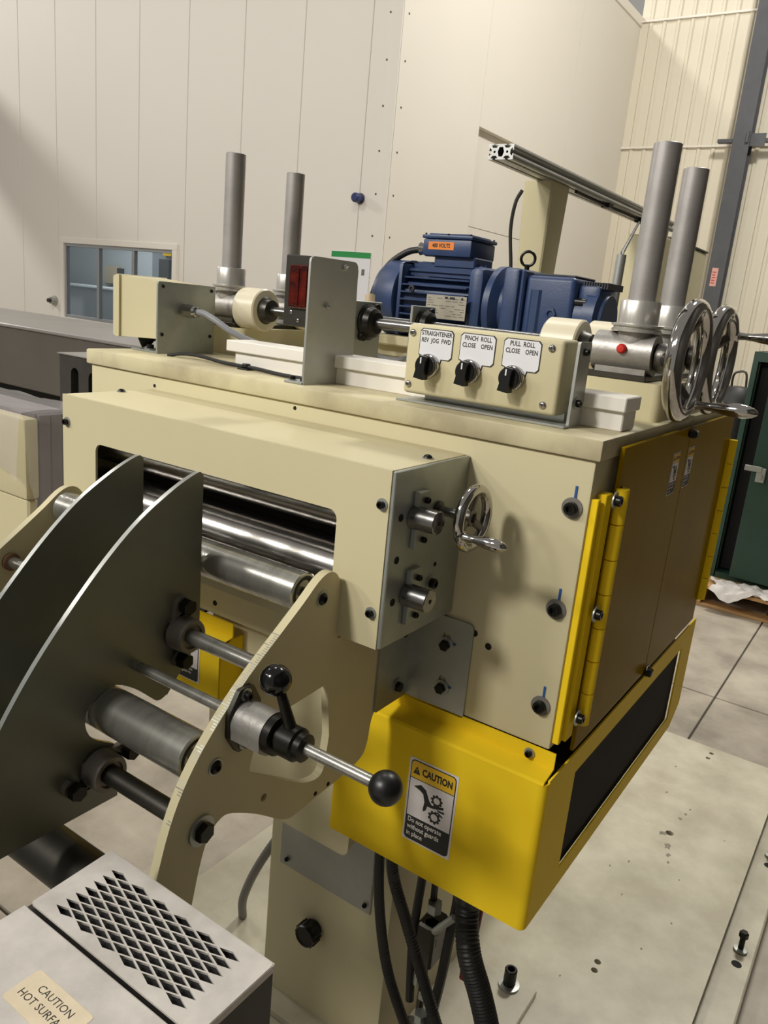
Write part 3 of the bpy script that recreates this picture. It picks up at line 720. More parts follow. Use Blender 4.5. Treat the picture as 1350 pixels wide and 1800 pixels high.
ROT_X = (PI/2, 0, PI/2)        # faces +x
for D, y in ((D1, .311), (D2, .404)):
    o = place(CAUT, 'caution_label', D, (DX1+.0002, y, -.090), rot=ROT_X); o.scale = (.5, .5, 1)
    o.scale = (.50, .485, 1)

# ================================================================== yellow guards
t = G1 = thing('roller_guard', (-.17, .38, -.56), 'yellow sheet metal guard with a caution label and black mesh opening, under the housing', 'guard')
gz0, gz1 = -.690, -.449
b = MB()
b.box(-.345, .0, -.036, -.033, gz0, gz1)
arc = [(.0+.011*math.sin(a), -.025-.011*math.cos(a)) for a in [PI/2*k/5 for k in range(6)]]
arci = [(.0+.008*math.sin(a), -.025-.008*math.cos(a)) for a in [PI/2*k/5 for k in range(6)]]
b.prism(arc + arci[::-1], 'z', gz0, gz1)
b.prism([(-.036, gz1), (-.034, gz1+.004), (-.004, gz1+.011), (-.004, gz1+.034), (-.001, gz1+.034), (-.001, gz1+.008), (-.033, gz1)], 'x', -.345, .006)
b.done('guard_front', 'yellow', t, smooth=50)
b = MB(); M = XF(.008)
b.sheet([(-.025, gz0), (.74, gz0), (.80, -.655), (.80, gz1+.004), (-.025, gz1+.004)], [[(.085, -.655), (.706, -.655), (.706, -.487), (.085, -.484)]], M, .003)
b.done('guard_side', 'yellow', t, smooth=0)
b = MB()                                                  # expanded metal in the opening
for k in range(64):
    y0 = .085+k*.0098
    for s in (-1, 1):
        zA, zB = (-.655, -.485) if s > 0 else (-.485, -.655)
        n = 9
        P = [(.0045, y0+(.0045 if (i % 2) == (s > 0) else -.0005), -.655+.17*i/n) for i in range(n+1)]
        for p, q in zip(P, P[1:]):
            d = .0007; v = [b.bm.verts.new(c) for c in ((p[0], p[1]-d, p[2]), (p[0], p[1]+d, p[2]), (q[0], q[1]+d, q[2]), (q[0], q[1]-d, q[2]))]; b.bm.faces.new(v)
tag(b.done('mesh_infill', 'mesh_black', t, smooth=0), 'black expanded metal mesh', kind='stuff')
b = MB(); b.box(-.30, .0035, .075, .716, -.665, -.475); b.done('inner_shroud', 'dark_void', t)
place(CAUT, 'caution_label', t, (-.205, -.0362, -.636), rot=ROT_Y)
bo = place(SOCK6, 'bolt', t, (-.032, -.0045, -.428), (0, -1, 0))
t = thing('roller_guard', (-.82, .3, -.5), 'smaller yellow guard with a caution label, left of the pedestal behind the rods', 'guard')
b = MB(); b.box(-1.045, -.618, -.036, -.033, -.56, -.455); b.prism([(-.036, -.455), (-.034, -.451), (-.004, -.443), (-.004, -.418), (-.001, -.418), (-.001, -.446), (-.033, -.455)], 'x', -1.045, -.618)
b.box(-.621, -.618, -.034, .024, -.56, -.447); b.box(-1.045, -1.042, -.034, .6, -.56, -.445); b.done('guard_front', 'yellow', t, smooth=50)
o = place(CAUT, 'caution_label', t, (-.752, -.0362, -.543), rot=ROT_Y); o.scale = (1, .62, 1)

# ================================================================== pinch roll housing (front box)
t = P = thing('pinch_roll_housing', (-.517, -.094, -.26), 'cream front box with a wide slot showing polished rolls and a zinc end plate', 'roll housing')
b = MB(); px0, px1, pz0, pz1 = -.847, -.190, -.2605, -.0245
b.sheet([(px0, pz0), (px1, pz0), (px1, pz1), (px0, pz1)], [rrect(-.761, -.268, -.236, -.0925, .013)], YF(-.184), .004)
b.box(px0, px1, -.186, -.001, pz1-.004, pz1, .0015, 2); b.box(px0, px0+.004, -.186, -.001, pz0, pz1-.004); b.box(px0, px1, -.184, -.16, pz0, pz0+.004)
b.done('casing', 'cream', t, smooth=30)
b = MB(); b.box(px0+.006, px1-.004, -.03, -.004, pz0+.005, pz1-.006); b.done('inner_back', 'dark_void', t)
for z in (-.090, -.197):
    b = MB(); b.cyl((-.83, -.125, z), (-.20, -.125, z), .0455, 48, bev=.002); b.done('pinch_roll', 'roll_steel', t)
b = MB(); b.box(-.190, -.184, -.187, -.001, -.2595, -.0255, .0012, 1); b.done('end_plate', 'zinc', t)
for zc in (-.090, -.195):
    yc = -.128
    b = MB(); b.box(-.184, -.176, -.141, -.113, zc-.042, zc+.034, .001, 1); kb = b.done('keeper_bar', 'zinc', t)
    place(SOCK5n, 'keeper_screw', kb, (-.176, -.125, zc+.022), (1, 0, 0)); place(SOCK5n, 'keeper_screw', kb, (-.176, -.124, zc-.031), (1, 0, 0))
    b = MB(); b.cyl((-.184, -.138, zc), (-.146, -.138, zc), .0155, 24, bev=.001); b.mi = 1; b.cyl((-.1465, -.138, zc), (-.1455, -.138, zc), .003, 10); b.done('shaft_end', ['steel', 'dark_void'], t)
for y, z in ((-.168, -.086), (-.168, -.142), (-.168, -.199), (-.070, -.110), (-.068, -.170)): place(HOLE if y < -.1 else HOLEs, 'screw_hole', t, (-.184, y, z), (1, 0, 0))
place(SOCK8, 'bolt', t, (-.184, -.076, -.195), (1, 0, 0))
for x, z in ((-.835, -.069), (-.2, -.069), (-.202, -.213)): place(SOCK6, 'bolt', t, (x, -.188, z), (0, -1, 0))
for x in (-.206, -.836): place(BUT6, 'bolt', t, (x, -.080, pz1), (0, 0, 1))

# ---- handwheels
def handwheel(name, c, R, r, hub, ha, hl, label, group=None, shaft=.03, hs=1., off=.005):
    """axis +x; ha: handle angle (0=+y, 90=+z)"""
    t = thing(name, c, label, 'handwheel', group); c = Vector(c)
    b = MB(); b.torus(c, (1, 0, 0), R, r, 64, 16, 1.0); b.done('rim', 'chrome', t)
    for k in range(3):
        a = math.radians(ha)+2*PI*k/3; d = Vector((0, math.cos(a), math.sin(a))); p0 = c+d*hub*.6-Vector((off, 0, 0)); p1 = c+d*(R-r*.5)
        q = d.cross(Vector((1, 0, 0))); b = MB(); V = []
        for p, w, h in ((p0, r*.8, r*.5), (p1, r*.72, r*.5)):
            V.append([b.bm.verts.new(p+q*w*math.cos(x)+Vector((1, 0, 0))*h*math.sin(x)) for x in [2*PI*i/12 for i in range(12)]])
        for i in range(12): b.bm.faces.new((V[0][i], V[0][(i+1) % 12], V[1][(i+1) % 12], V[1][i]))
        b.bm.faces.new(V[0][::-1]); b.bm.faces.new(V[1]); b.done('spoke', 'chrome_rough', t, fix=True)
    b = MB(); b.lathe([(hub*.62, -r*1.2), (hub*.9, -r*.9), (hub, -r*.3), (hub*.85, r*.6), (hub*.5, r*.75), (hub*.45, r*.3), (0, r*.3)], c-Vector((off, 0, 0)), (1, 0, 0), 28); b.done('hub', 'chrome_rough', t)
    b = MB(); b.cyl(c-Vector((shaft, 0, 0)), c-Vector((r*1.5+off, 0, 0)), hub*.5, 20); b.done('shaft', 'steel', t)
    a = math.radians(ha); hb = c+Vector((r*.6, R*math.cos(a), R*math.sin(a))); u = hs*r
    b = MB(); b.lathe([(u*1.0, -r*.5), (u*1.05, r*.1), (u*.9, r*.35)], hb, (1, 0, 0), 8); hs_ = b.done('handle_boss', 'chrome', t)
    b = MB(); L = hl
    b.lathe([(u*.62, r*.3), (u*.62, L*.10), (u*.55, L*.16), (u*.62, L*.3), (u*.88, L*.5), (u*1.05, L*.68), (u*1.0, L*.80), (u*.7, L*.92), (u*.32, L*.985), (0, L)], hb, (1, 0, 0), 24); b.done('handle', 'chrome', t)
    return t
handwheel('handwheel', (-.130, -.078, -.090), .0385, .0074, .013, 205, .064, 'small chrome handwheel with a crank handle on the zinc end plate', shaft=.05, hs=1.12)
b = MB(); b.lathe([(.012, 0), (.012, .004), (.008, .006)], (-.184, -.078, -.09), (1, 0, 0), 20); b.done('screw_bush', 'steel_dark', P)

# ================================================================== zinc mounting angle
t = thing('mounting_angle', (-.2, -.02, -.42), 'zinc plated angle bracket bolted under the front box end', 'bracket')
b = MB(); M = YF(0)
sl = lambda x, z: [(x+.006*math.cos(a), z+.006*math.sin(a)+(.009 if math.sin(a) >= 0 else -.009)) for a in [2*PI*k/20+.01 for k in range(20)]]
b.sheet(smooth_poly([(-.252, -.418), (-.143, -.418), (-.143, -.268), (-.252, -.268)], [0, .004, .01, 0]), [sl(-.185, -.306), sl(-.184, -.376)], M, .004)
M = XF(-.2515); b.sheet(smooth_poly([(-.083, -.418), (-.004, -.418), (-.004, -.268), (-.083, -.268)], [.004, 0, 0, .01]), [], M, .004); b.done('angle', 'zinc', t, smooth=0)
for x, z in ((-.185, -.312), (-.184, -.382)):
    bo = place(HEX8, 'bolt', t, (x, -.004, z), (0, -1, 0))
    m = MB(); m.box(x+.008, x+.016, -.0058, -.0045, z+.004, z+.0065); m.done('paint_mark', 'blue_paint', t, smooth=0)
place(HEX8, 'bolt', t, (-.2475, -.030, -.393), (1, 0, 0)); place(HEX8, 'bolt', t, (-.2475, -.030, -.302), (1, 0, 0))

# ================================================================== entry guide : side plates
outline = [(-.186, -.262), (-.1865, -.212), (-.190, -.186), (-.201, -.170), (-.217, -.1655), (-.236, -.173), (-.263, -.194), (-.305, -.224), (-.342, -.250), (-.372, -.274),
           (-.400, -.300), (-.427, -.329), (-.450, -.362), (-.468, -.400), (-.482, -.446), (-.493, -.490), (-.505, -.56), (-.51, -.64),
           (-.45, -.64), (-.440, -.56), (-.430, -.516), (-.423, -.484), (-.416, -.460), (-.407, -.441), (-.390, -.430), (-.372, -.433), (-.330, -.457), (-.290, -.486), (-.272, -.497), (-.254, -.502), (-.211, -.498),
           (-.149, -.494), (-.119, -.489), (-.098, -.481), (-.089, -.461), (-.086, -.437), (-.080, -.421), (-.066, -.412), (-.03, -.41), (-.03, -.266), (-.186, -.266)]
window = smooth_poly([(-.285, -.331), (-.200, -.326), (-.188, -.41), (-.195, -.470), (-.232, -.464), (-.348, -.391), (-.338, -.358)], [.012, .012, 0, .03, .02, .012, .012])
def side_plate(x, label):
    t = thing('guide_side_plate', (x, -.3, -.64), label, 'guide plate')
    b = MB(); b.sheet(outline[:1] + cat(outline[1:18], 3) + outline[18:20] + cat(outline[20:38], 3) + outline[38:], [window, circ(-.316, -.441, .0055, 14)], XF(x-.012), .012); b.done('plate', 'cream', t, smooth=20)
    return t
SPx = -.252
t = S1 = side_plate(SPx, 'cream curved guide plate at the right with a cut-out window, carrying the lever')
place(BUT8, 'bolt', t, (SPx, -.227, -.198), (1, 0, 0)); place(BUT8, 'bolt', t, (SPx, -.403, -.355), (1, 0, 0)); place(m_hex(.0125, .009), 'bolt', t, (SPx, -.422, -.428), (1, 0, 0))
for y, z in ((-.181, -.490), (-.209, -.491)): place(HOLEs, 'screw_hole', t, (SPx, y, z), (1, 0, 0))
b = MB()
pts = outline[7:14]
for (ya, za), (yb, zb_) in zip(pts, pts[1:]):
    L = math.hypot(yb-ya, zb_-za); n = max(1, int(L/.0032))
    for k in range(n):
        y = ya+(yb-ya)*k/n; z = za+(zb_-za)*k/n; w = .006 if k % 5 else .0115
        dy, dz = (yb-ya)/L, (zb_-za)/L; ny, nz = dz, -dy
        if nz < 0: ny, nz = -ny, -nz
        A = [(SPx-.012+.0005, y-ny*.0), (SPx-.012+w, y)]
        v = [b.bm.verts.new((xx, y+dy*s*.0006+ny*.0004, z+dz*s*.0006+nz*.0004)) for xx, s in ((SPx-.0005, -1), (SPx-.0005, 1), (SPx-w, 1), (SPx-w, -1))]; b.bm.faces.new(v)
tag(b.done('scale_marks', 'guide_edge', t, smooth=0), 'bright engraved scale marks on the plate edge', kind='stuff')
t = S2 = side_plate(-.789, 'cream curved guide plate at far left behind the two grey guide plates')
place(BUT8, 'bolt', t, (-.801, -.227, -.198), (-1, 0, 0)); place(BUT8, 'bolt', t, (-.801, -.403, -.355), (-1, 0, 0))
# rollers and rods
def roller(y, z, r, x0, x1, label):
    t = thing('guide_roller', ((x0+x1)/2, y, z), label, 'roller')
    b = MB(); b.lathe([(r-.0015, 0), (r, .0015), (r, x1-x0-.0015), (r-.0015, x1-x0), (r-.004, x1-x0), (r-.0045, x1-x0-.003), (.007, x1-x0-.003)], (x0, y, z), (1, 0, 0), 40); b.done('sleeve', 'worn_roll', t)
    b = MB(); b.torus((x1-.002, y, z), (1, 0, 0), r-.007, .0028, 28, 8); b.done('bearing_ring', 'black_rubber', t)
    b = MB(); b.cyl((x0-.004, y, z), (x1+.006, y, z), .0065, 16); b.done('axle', 'steel_dark', t)
    return t
roller(-.227, -.198, .0262, -.782, -.281, 'upper worn steel guide roller just below the roll slot')
roller(-.403, -.355, .0285, -.782, -.281, 'lower worn steel guide roller passing through the notch of the grey plates')
b = MB(); b.cyl((-.789, -.462, -.552), (-.264, -.462, -.552), .033, 36); tag(b.done('spacer_pipe', 'steel_dark', None, (-.5, -.462, -.552)), 'dark steel spacer pipe low at lower left beside the heat box', 'pipe')
b = MB(); b.cyl((-.789, -.294, -.282), (-.264, -.294, -.282), .0105, 20); tag(b.done('guide_rod', 'worn_roll', None, (-.5, -.294, -.282)), 'upper steel guide rod through the upper flange bearing', 'rod')
b = MB(); b.cyl((-.789, -.422, -.428), (-.264, -.422, -.428), .0125, 20); tag(b.done('guide_rod', 'steel_dark', None, (-.5, -.422, -.428)), 'lower dark guide rod through the lower flange bearing', 'rod')
b = MB(); b.cyl((-.789, -.322, -.270), (-.575, -.322, -.270), .009, 20); b.mi = 1; b.lathe([(.014, 0), (.014, .006), (.010, .008)], (-.789, -.322, -.270), (1, 0, 0), 20); tag(b.done('guide_pin', ['worn_roll', 'brown_hole'], None, (-.7, -.32, -.27)), 'short steel pin with a brown bush on the left cream plate', 'pin')

# grey side guide plates (quarter discs)
def garc():
    ctrl = [(-.2575, -.070), (-.268, -.067), (-.312, -.0865), (-.370, -.1235), (-.438, -.187), (-.515, -.277), (-.575, -.375), (-.617, -.488)]
    return [(-.2565, -.0725)] + cat(ctrl, 6)
arcp = garc()
gp = arcp + [(-.391, -.487)] + smooth_poly([(-.390, -.470), (-.390, -.412), (-.436, -.382), (-.441, -.345), (-.402, -.319), (-.365, -.340), (-.325, -.377), (-.308, -.369)], [0, .008, .02, .03, .03, .02, .012, .004]) + [(-.282, -.338), (-.258, -.300), (-.2555, -.28)]
def disc(x, label):
    t = thing('side_guide', (x, -.4, -.49), label, 'guide plate')
    b = MB(); b.sheet(gp, [], XF(x-.007), .007)
    for f in b.bm.faces:
        if abs(f.normal.x) < .5: f.material_index = 1
    b.done('plate', ['guide_steel', 'guide_edge'], t, smooth=20)
    return t
G2 = disc(-.44, 'nearer grey steel guide plate with curved bright edge and two flange bearings')
G1d = disc(-.56, 'farther grey steel guide plate with curved bright edge, left of its twin')
def flange_bearing(parent, x, y, z, ang, rr, r):
    b = MB(); a = math.radians(ang); d = (math.cos(a), math.sin(a)); P = []
    for s in (1, -1):
        for k in range(9):
            t_ = a+(0 if s > 0 else PI)+(-PI/2+PI*k/8)
            P.append((y+s*d[0]*rr+.012*math.cos(t_), z+s*d[1]*rr+.012*math.sin(t_)))
        for k in range(1, 4):
            t_ = a+(0 if s > 0 else PI)+PI/2+PI*(k/4); P.append((y+r*1.02*math.cos(t_), z+r*1.02*math.sin(t_)))
    b.sheet(P, [], XF(x), .008)
    b.lathe([(r*1.05, .004), (r, .026), (r*.94, .029), (r*.72, .029), (r*.70, .025), (r*.42, .025)], (x, y, z), (1, 0, 0), 32)
    o = b.done('flange_bearing', 'cast_iron', parent, smooth=30)
    for s in (1, -1): place(HEXB, 'bearing_bolt', o, (x+.008, y+s*d[0]*rr, z+s*d[1]*rr), (1, 0, 0))
    return o
flange_bearing(G2, -.44, -.294, -.282, 88, .039, .0235); flange_bearing(G2, -.44, -.422, -.428, 14, .041, .0245)

# clamp lever
t = thing('clamp_lever', (-.252, -.364, -.308), 'aluminium clamp block with a black ball lever on the right cream plate', 'clamp')
ly, lz = -.364, -.308
b = MB(); b.sheet(smooth_poly([(ly-.010, lz-.040), (ly+.012, lz-.040), (ly+.026, lz-.015), (ly+.026, lz+.015), (ly+.012, lz+.040), (ly-.010, lz+.040), (ly-.026, lz+.015), (ly-.026, lz-.015)], .004), [], XF(SPx), .006); b.done('flange', 'steel_dark', t, smooth=20)
b = MB(); b.sheet([(ly+.0245*math.cos(a), lz+.0245*math.sin(a)) for a in [PI*k/16-.12 for k in range(19)]] + [(ly-.0235, lz-.016), (ly-.010, lz-.0255), (ly+.010, lz-.0255), (ly+.0235, lz-.012)], [], XF(SPx+.006), .044); b.done('block', 'cast_alu', t, smooth=25)
for s in (1, -1): place(SOCK6, 'bolt', t, (SPx+.006, ly, lz+s*.031), (1, 0, 0))
b = MB(); b.lathe([(.0235, .050), (.0235, .060), (.016, .062), (.016, .065), (.0195, .067), (.0195, .087), (.0160, .089), (.0160, .097), (.008, .098)], (SPx, ly, lz), (1, 0, 0), 24); b.done('hub', 'black_oxide', t)
b = MB(); b.cyl((-.176, ly, lz+.012), (-.194, ly-.003, lz+.058), .0075, 16, .0055); b.done('lever_arm', 'black_oxide', t)
b = MB(); b.sphere((-.2, ly-.004, lz+.068), .018, 32, 20); b.done('ball_knob', 'black_ball', t)
t = thing('ball_rod', (-.2, ly, lz), 'long steel rod with a black ball end, running through the clamp block', 'rod')
b = MB(); b.cyl((-.44, ly, lz), (-.06, ly, lz), .0068, 20); b.done('rod', 'worn_roll', t)
b = MB(); b.sphere((-.048, ly, lz), .0182, 32, 20); b.done('ball', 'black_ball_matte', t)

# ================================================================== heat box in the foreground
t = thing('resistor_box', (-.16, -.59, -.62), 'galvanised resistor box in the foreground with a diamond-slotted lid and hot surface sticker', 'heat box')
bx0, bx1, by0, by1 = -.271, -.0455, -.76, -.529
b = MB(); b.box(bx0, bx1, by0, by1, -.60, -.4072); b.done('box_body', 'resistor_side', t, smooth=0)
b = MB(); b.box(bx0-.002, bx1, by0-.002, -.6235, -.4075, -.4045, .001, 1); b.done('top_sheet', 'galvanised', t)
b = MB(); dia = []
for i in range(6):
    for j in range(7): dia.append((-.234+.0304*i, -.608+.0102*j))
for i in range(5):
    for j in range(6): dia.append((-.234+.0304*(i+.5), -.608+.0102*(j+.5)))
dh = [[(x-.0128, y), (x, y-.0043), (x+.0128, y), (x, y+.0043)] for x, y in dia]
b.sheet(smooth_poly([(-.2665, -.6215), (bx1+.0005, -.6215), (bx1+.0005, by1), (-.2705, by1)], .004), dh, ZF(-.4025), .0022)
b.box(-.27, bx1+.0005, by1-.0005, by1+.0012, -.42, -.4012); b.box(bx1-.0005, bx1+.001, -.6215, by1, -.409, -.4012)
b.done('slotted_lid', 'galvanised', t, smooth=0)
b = MB(); b.box(-.262, -.056, -.62, -.532, -.4065, -.4055); b.done('lid_shadow_gap', 'dark_void', t)
b = MB(); b.sheet(rrect(-.197, -.122, -.692, -.657, .004), [], ZF(-.4045), .0003)
b.mi = 1; M = ZF(-.4041)
b.text('CAUTION', .0098, M @ Matrix.Translation((-.1585, -.668, 0)), sx=1.0); b.text('HOT SURFACE', .0098, M @ Matrix.Translation((-.1585, -.6795, 0)), sx=1.0)
tag(b.done('warning_sticker', ['sticker_cream', 'print_dark'], t, smooth=0), 'cream sticker reading caution hot surface')
b = MB(); b.box(bx0+.02, bx1-.02, by0+.02, by1-.02, FL, -.60); b.done('stand', 'resistor_side', t, smooth=0)

# ================================================================== on the top plate
ZT = .0285
t = thing('guide_strip', (-.4, .12, ZT), 'long white plastic guide strip in two layers lying on the top plate', 'strip')
b = MB(); b.box(-.74, -.011, .096, .150, ZT, .0555, .0015, 1); b.done('lower_bar', 'uhmw', t)
b = MB(); b.box(-.757, -.008, .089, .155, .0555, .0755, .0015, 1); b.done('upper_slab', 'uhmw', t)

# control box
t = thing('control_box', (-.2, .06, ZT), 'cream control box with three black selector switches on a zinc bracket', 'control box')
b = MB(); x0, x1 = -.331, -.085; y0 = .036
b.box(x0, x1, y0, y0+.060, .0415, .1430, .006, 3); b.done('enclosure', 'cream', t)
b = MB(); b.box(-.338, -.067, .030, .0875, ZT, ZT+.004, .0015, 1)
b.sheet(smooth_poly([(.045, ZT), (.0875, ZT), (.0875, .143), (.045, .143)], [.0, 0, .004, .004]), [], XF(-.071), .004); b.box(x0+.02, x1, y0+.035, y0+.055, ZT, .045)
b.done('bracket', 'zinc_light', t, smooth=20)
for z in (.130, .062): place(SOCK6, 'bolt', t, (-.067, .060, z), (1, 0, 0))
for px, pz in ((-.321, .130), (-.102, .131), (-.321, .055), (-.104, .055)): place(PAN, 'screw', t, (px, y0, pz), rot=(PI/2, random.uniform(0, 1.5), 0))
txt = (('STRAIGHTENER', 'REV  JOG  FWD'), ('PINCH  ROLL', 'CLOSE    OPEN'), ('PULL  ROLL', 'CLOSE    OPEN'))
for k, cx in enumerate((-.280, -.2125, -.1445)):
    b = MB(); w = .0282; kx = cx-.0075
    shape = lambda e: [(cx-w+e, .100+e), (cx-.0225+e*.4, .0985+e)] + [(kx+(.0165-e)*math.cos(a), .0865+(.0165-e)*math.sin(a)) for a in [PI+.75+(PI-.9)*i/12 for i in range(13)]] + [(cx+.0115-e, .0955+e)] + [(cx+w-.004-e, .0955+e), (cx+w-e, .0995+e), (cx+w-e, .1345-e), (cx+w-.004-e, .1385-e), (cx-w+.004+e, .1385-e), (cx-w+e, .1345-e)]
    b.mi = 1; b.sheet(shape(0), [], YF(y0), .0006); b.mi = 0; b.sheet(shape(.0012), [], YF(y0-.0006), .0005)
    b.mi = 1; M = YF(y0-.00115)
    for i, s in enumerate(txt[k]): b.text(s, .0090, M @ Matrix.Translation((cx, .1315-i*.0098, 0)), bold=.00025, sx=.80)
    b.done('legend_plate', ['white_legend', 'print_dark'], t, smooth=0)
    b = MB(); c = (kx, y0, .0855)
    b.lathe([(.0172, 0), (.0176, .003), (.0172, .0075), (.015, .009)], c, (0, -1, 0), 32); sw = b.done('switch_bezel', 'chrome', t)
    b = MB(); b.lathe([(.0155, .006), (.0155, .016), (.0140, .0175)], c, (0, -1, 0), 32)
    b.prism([(kx+.0055, .0855+.0145), (kx-.0055, .0855+.0145), (kx-.0080, .0855-.0185), (kx+.0080, .0855-.0185)], 'y', y0-.026, y0-.0115); b.bm.transform(Matrix.Translation((kx, 0, .0855)) @ Matrix.Rotation(math.radians(8), 4, 'Y') @ Matrix.Translation((-kx, 0, -.0855)))
    b.done('knob', 'black_plastic', sw, smooth=25)
    b = MB(); b.box(kx-.001, kx+.001, y0-.0265, y0-.0259, .0895, .0980); b.done('pointer_mark', 'white_legend', sw, smooth=0)

# left photo sensor on its bracket
t = thing('sensor_box', (-.99, .1, ZT), 'cream sensor enclosure on a zinc bracket with a grey cable, at the left plate end', 'sensor box')
b = MB(); b.prism([(-1.053, .052), (-.947, .057), (-.947, .166), (-1.053, .172)], 'y', .087, .200); b.done('enclosure', 'cream', t)
b = MB(); b.prism(smooth_poly([(-1.072, .053), (-1.0545, .050), (-1.0545, .1745), (-1.072, .169)], .004), 'y', .082, .205); b.done('lid', 'cream', t, smooth=50)
b = MB(); b.sheet(smooth_poly([(.086, ZT), (.236, ZT), (.236, .165), (.086, .167)], [0, 0, .003, .006]), [], XF(-.946), .004); b.box(-1.02, -.944, .086, .17, ZT, ZT+.004, .001, 1); b.done('bracket', 'zinc', t, smooth=20)
for y, z in ((.098, .158), (.225, .156), (.097, .066), (.224, .064)): place(BUT6, 'screw', t, (-.942, y, z), (1, 0, 0)).scale = (.6, .6, .6)
place(SOCK8, 'bolt', t, (-.985, .105, ZT+.004), (0, 0, 1))
b = MB(); b.cyl((-.942, .150, .114), (-.930, .150, .114), .0125, 6); b.cyl((-.930, .150, .114), (-.908, .150, .114), .0135, 8, .012); b.lathe([(.012, 0), (.0105, .006), (.008, .008)], (-.908, .150, .114), (1, 0, 0), 20); b.done('cable_gland', 'chrome', t, smooth=20)
b = MB(); b.tube([(-.912, .150, .114), (-.885, .152, .113), (-.855, .156, .102), (-.825, .165, .086), (-.795, .18, .073), (-.765, .2, .062), (-.74, .22, .045)], .0062, 12, 6); tag(b.done('cable', 'grey_cable', t), 'grey cable')
t = thing('cable_plug', (-1.02, .2, ZT), 'dark grey cable loop behind the sensor box on the top plate', 'cable')
b = MB(); b.tube([(-1.02, .12, .040), (-1.01, .14, .055), (-.985, .16, .058), (-.965, .165, .052), (-.955, .17, .036)], .007, 10, 6); b.lathe([(.013, 0), (.013, .02), (.008, .028)], (-1.03, .115, .043), (.4, .6, .3), 16); b.done('cable_loop', 'black_rubber', t)
# black cable along the plate
t = thing('flat_cable', (-.7, .05, ZT), 'thin black cable with a clip lying along the top plate between the two zinc brackets', 'cable')
b = MB(); b.tube([(-.905, .082, .0295), (-.875, .088, .036), (-.83, .088, .038), (-.76, .083, .034), (-.70, .078, .0335), (-.66, .072, .034), (-.60, .060, .033), (-.55, .056, .033), (-.515, .056, .034)], .0034, 10, 6); b.done('cable', 'black_rubber', t)
b = MB(); b.box(-.705, -.68, .066, .090, ZT, ZT+.003, .001, 1); b.box(-.70, -.686, .0715, .0835, ZT+.003, ZT+.011, .002, 1); b.done('cable_clip', 'black_plastic', t)
# reflector bracket
t = thing('reflector_bracket', (-.52, .07, ZT), 'tall zinc bracket holding a red reflector, standing on the top plate edge', 'bracket')
b = MB(); b.sheet(smooth_poly([(.011, ZT), (.140, ZT), (.134, .2275), (.011, .2275)], [0, 0, .013, .010]), [], XF(-.507), .004); b.box(-.545, -.503, .011, .085, ZT, ZT+.004, .001, 1); b.done('plate', 'zinc_light', t, smooth=20)
b = MB(); b.box(-.562, -.507, .020, .0235, .118, .2275, .0015, 1); b.done('flange', 'steel_dark', t)
b = MB(); b.box(-.549, -.5085, .014, .020, .1465, .213, .002, 1); tag(b.done('reflector', 'red_lens', t), 'dark red reflector')
b = MB(); b.box(-.546, -.527, .0128, .0142, .150, .209, .001, 1); b.box(-.524, -.511, .0128, .0142, .150, .209, .001, 1); b.done('reflector_facet', 'red_lens', t)
for x, z in ((-.545, .140), (-.530, .128)): place(PANs, 'screw', t, (x, .020, z), (0, -1, 0))
for y, z in ((.095, .216), (.056, .154)):
    b = MB(); b.lathe([(.0052, 0), (.0052, .005), (.0028, .0055), (.0028, .010), (0, .010)], (-.503, y, z), (1, 0, 0), 6); b.done('nut', 'zinc_light', t, smooth=20)
for x in (-.535, -.513): place(SOCK6, 'bolt', t, (x, .022, ZT+.004), (0, 0, 1))

# ---- edge guide assemblies: blocks, clamps, posts, shafts, rollers
def block(x0, x1, label):
    t = thing('mounting_block', ((x0+x1)/2, .39, ZT), label, 'block')
    b = MB(); b.box(x0, x1, .262, .56, ZT, .086, .012, 3, axes='z'); b.done('body', 'cream', t)
    b = MB(); b.box(x0-.001, x1-.028, .266, .555, .086, .0955, .0015, 1); tag(b.done('saddle_plate', 'steel_dark', t), 'dark steel saddle plate')
    return t
block(-.137, -.0118, 'cream mounting block under the right-hand posts, behind the control box')
block(-1.01, -.885, 'cream mounting block under the left-hand posts')
def post(x, y, top, label, plug=False):
    t = thing('post_clamp', (x, y, .0955), label, 'post')
    zc, r = .127, .0315
    b = MB(); b.pipe((x-.058, y, zc), (x+.037, y, zc), r, .019, 40); b.cyl((x, y, .14), (x, y, .160), .028, 32); b.box(x-.05, x+.03, y-.022, y+.022, .0955, .104); b.done('clamp_tee', 'cast_alu', t)
    b = MB(); b.lathe([(.0385, .1595), (.0385, .163), (.036, .1645), (.036, .167), (.0395, .168), (.0395, .171), (.0305, .172), (.0305, .2055), (.0295, .207), (.022, .207)], (x, y, 0), (0, 0, 1), 40); b.done('collar', 'turned_steel', t)
    b = MB(); b.lathe([(.0207, .17), (.0207, top-.001), (.0195, top), (0, top)], (x, y, 0), (0, 0, 1), 36); b.done('tube', 'steel_tube', t)
    if plug:
        b = MB(); b.lathe([(.0075, 0), (.0075, .005), (.005, .008), (0, .0085)], (x-.008, y-r, zc+.006), (0, -1, 0), 16); tag(b.done('plug', 'red_plug', t), 'red plastic plug')
    return t
post(-.076, .30, .433, 'tallest-looking steel post in a cast clamp, nearest at the right', True)
post(-.076, .475, .428, 'rear right steel post just behind and right of the nearest post')
post(-.962, .30, .434, 'front left steel post rising behind the sensor box')
post(-.962, .49, .428, 'rear left steel post rising behind the reflector bracket')
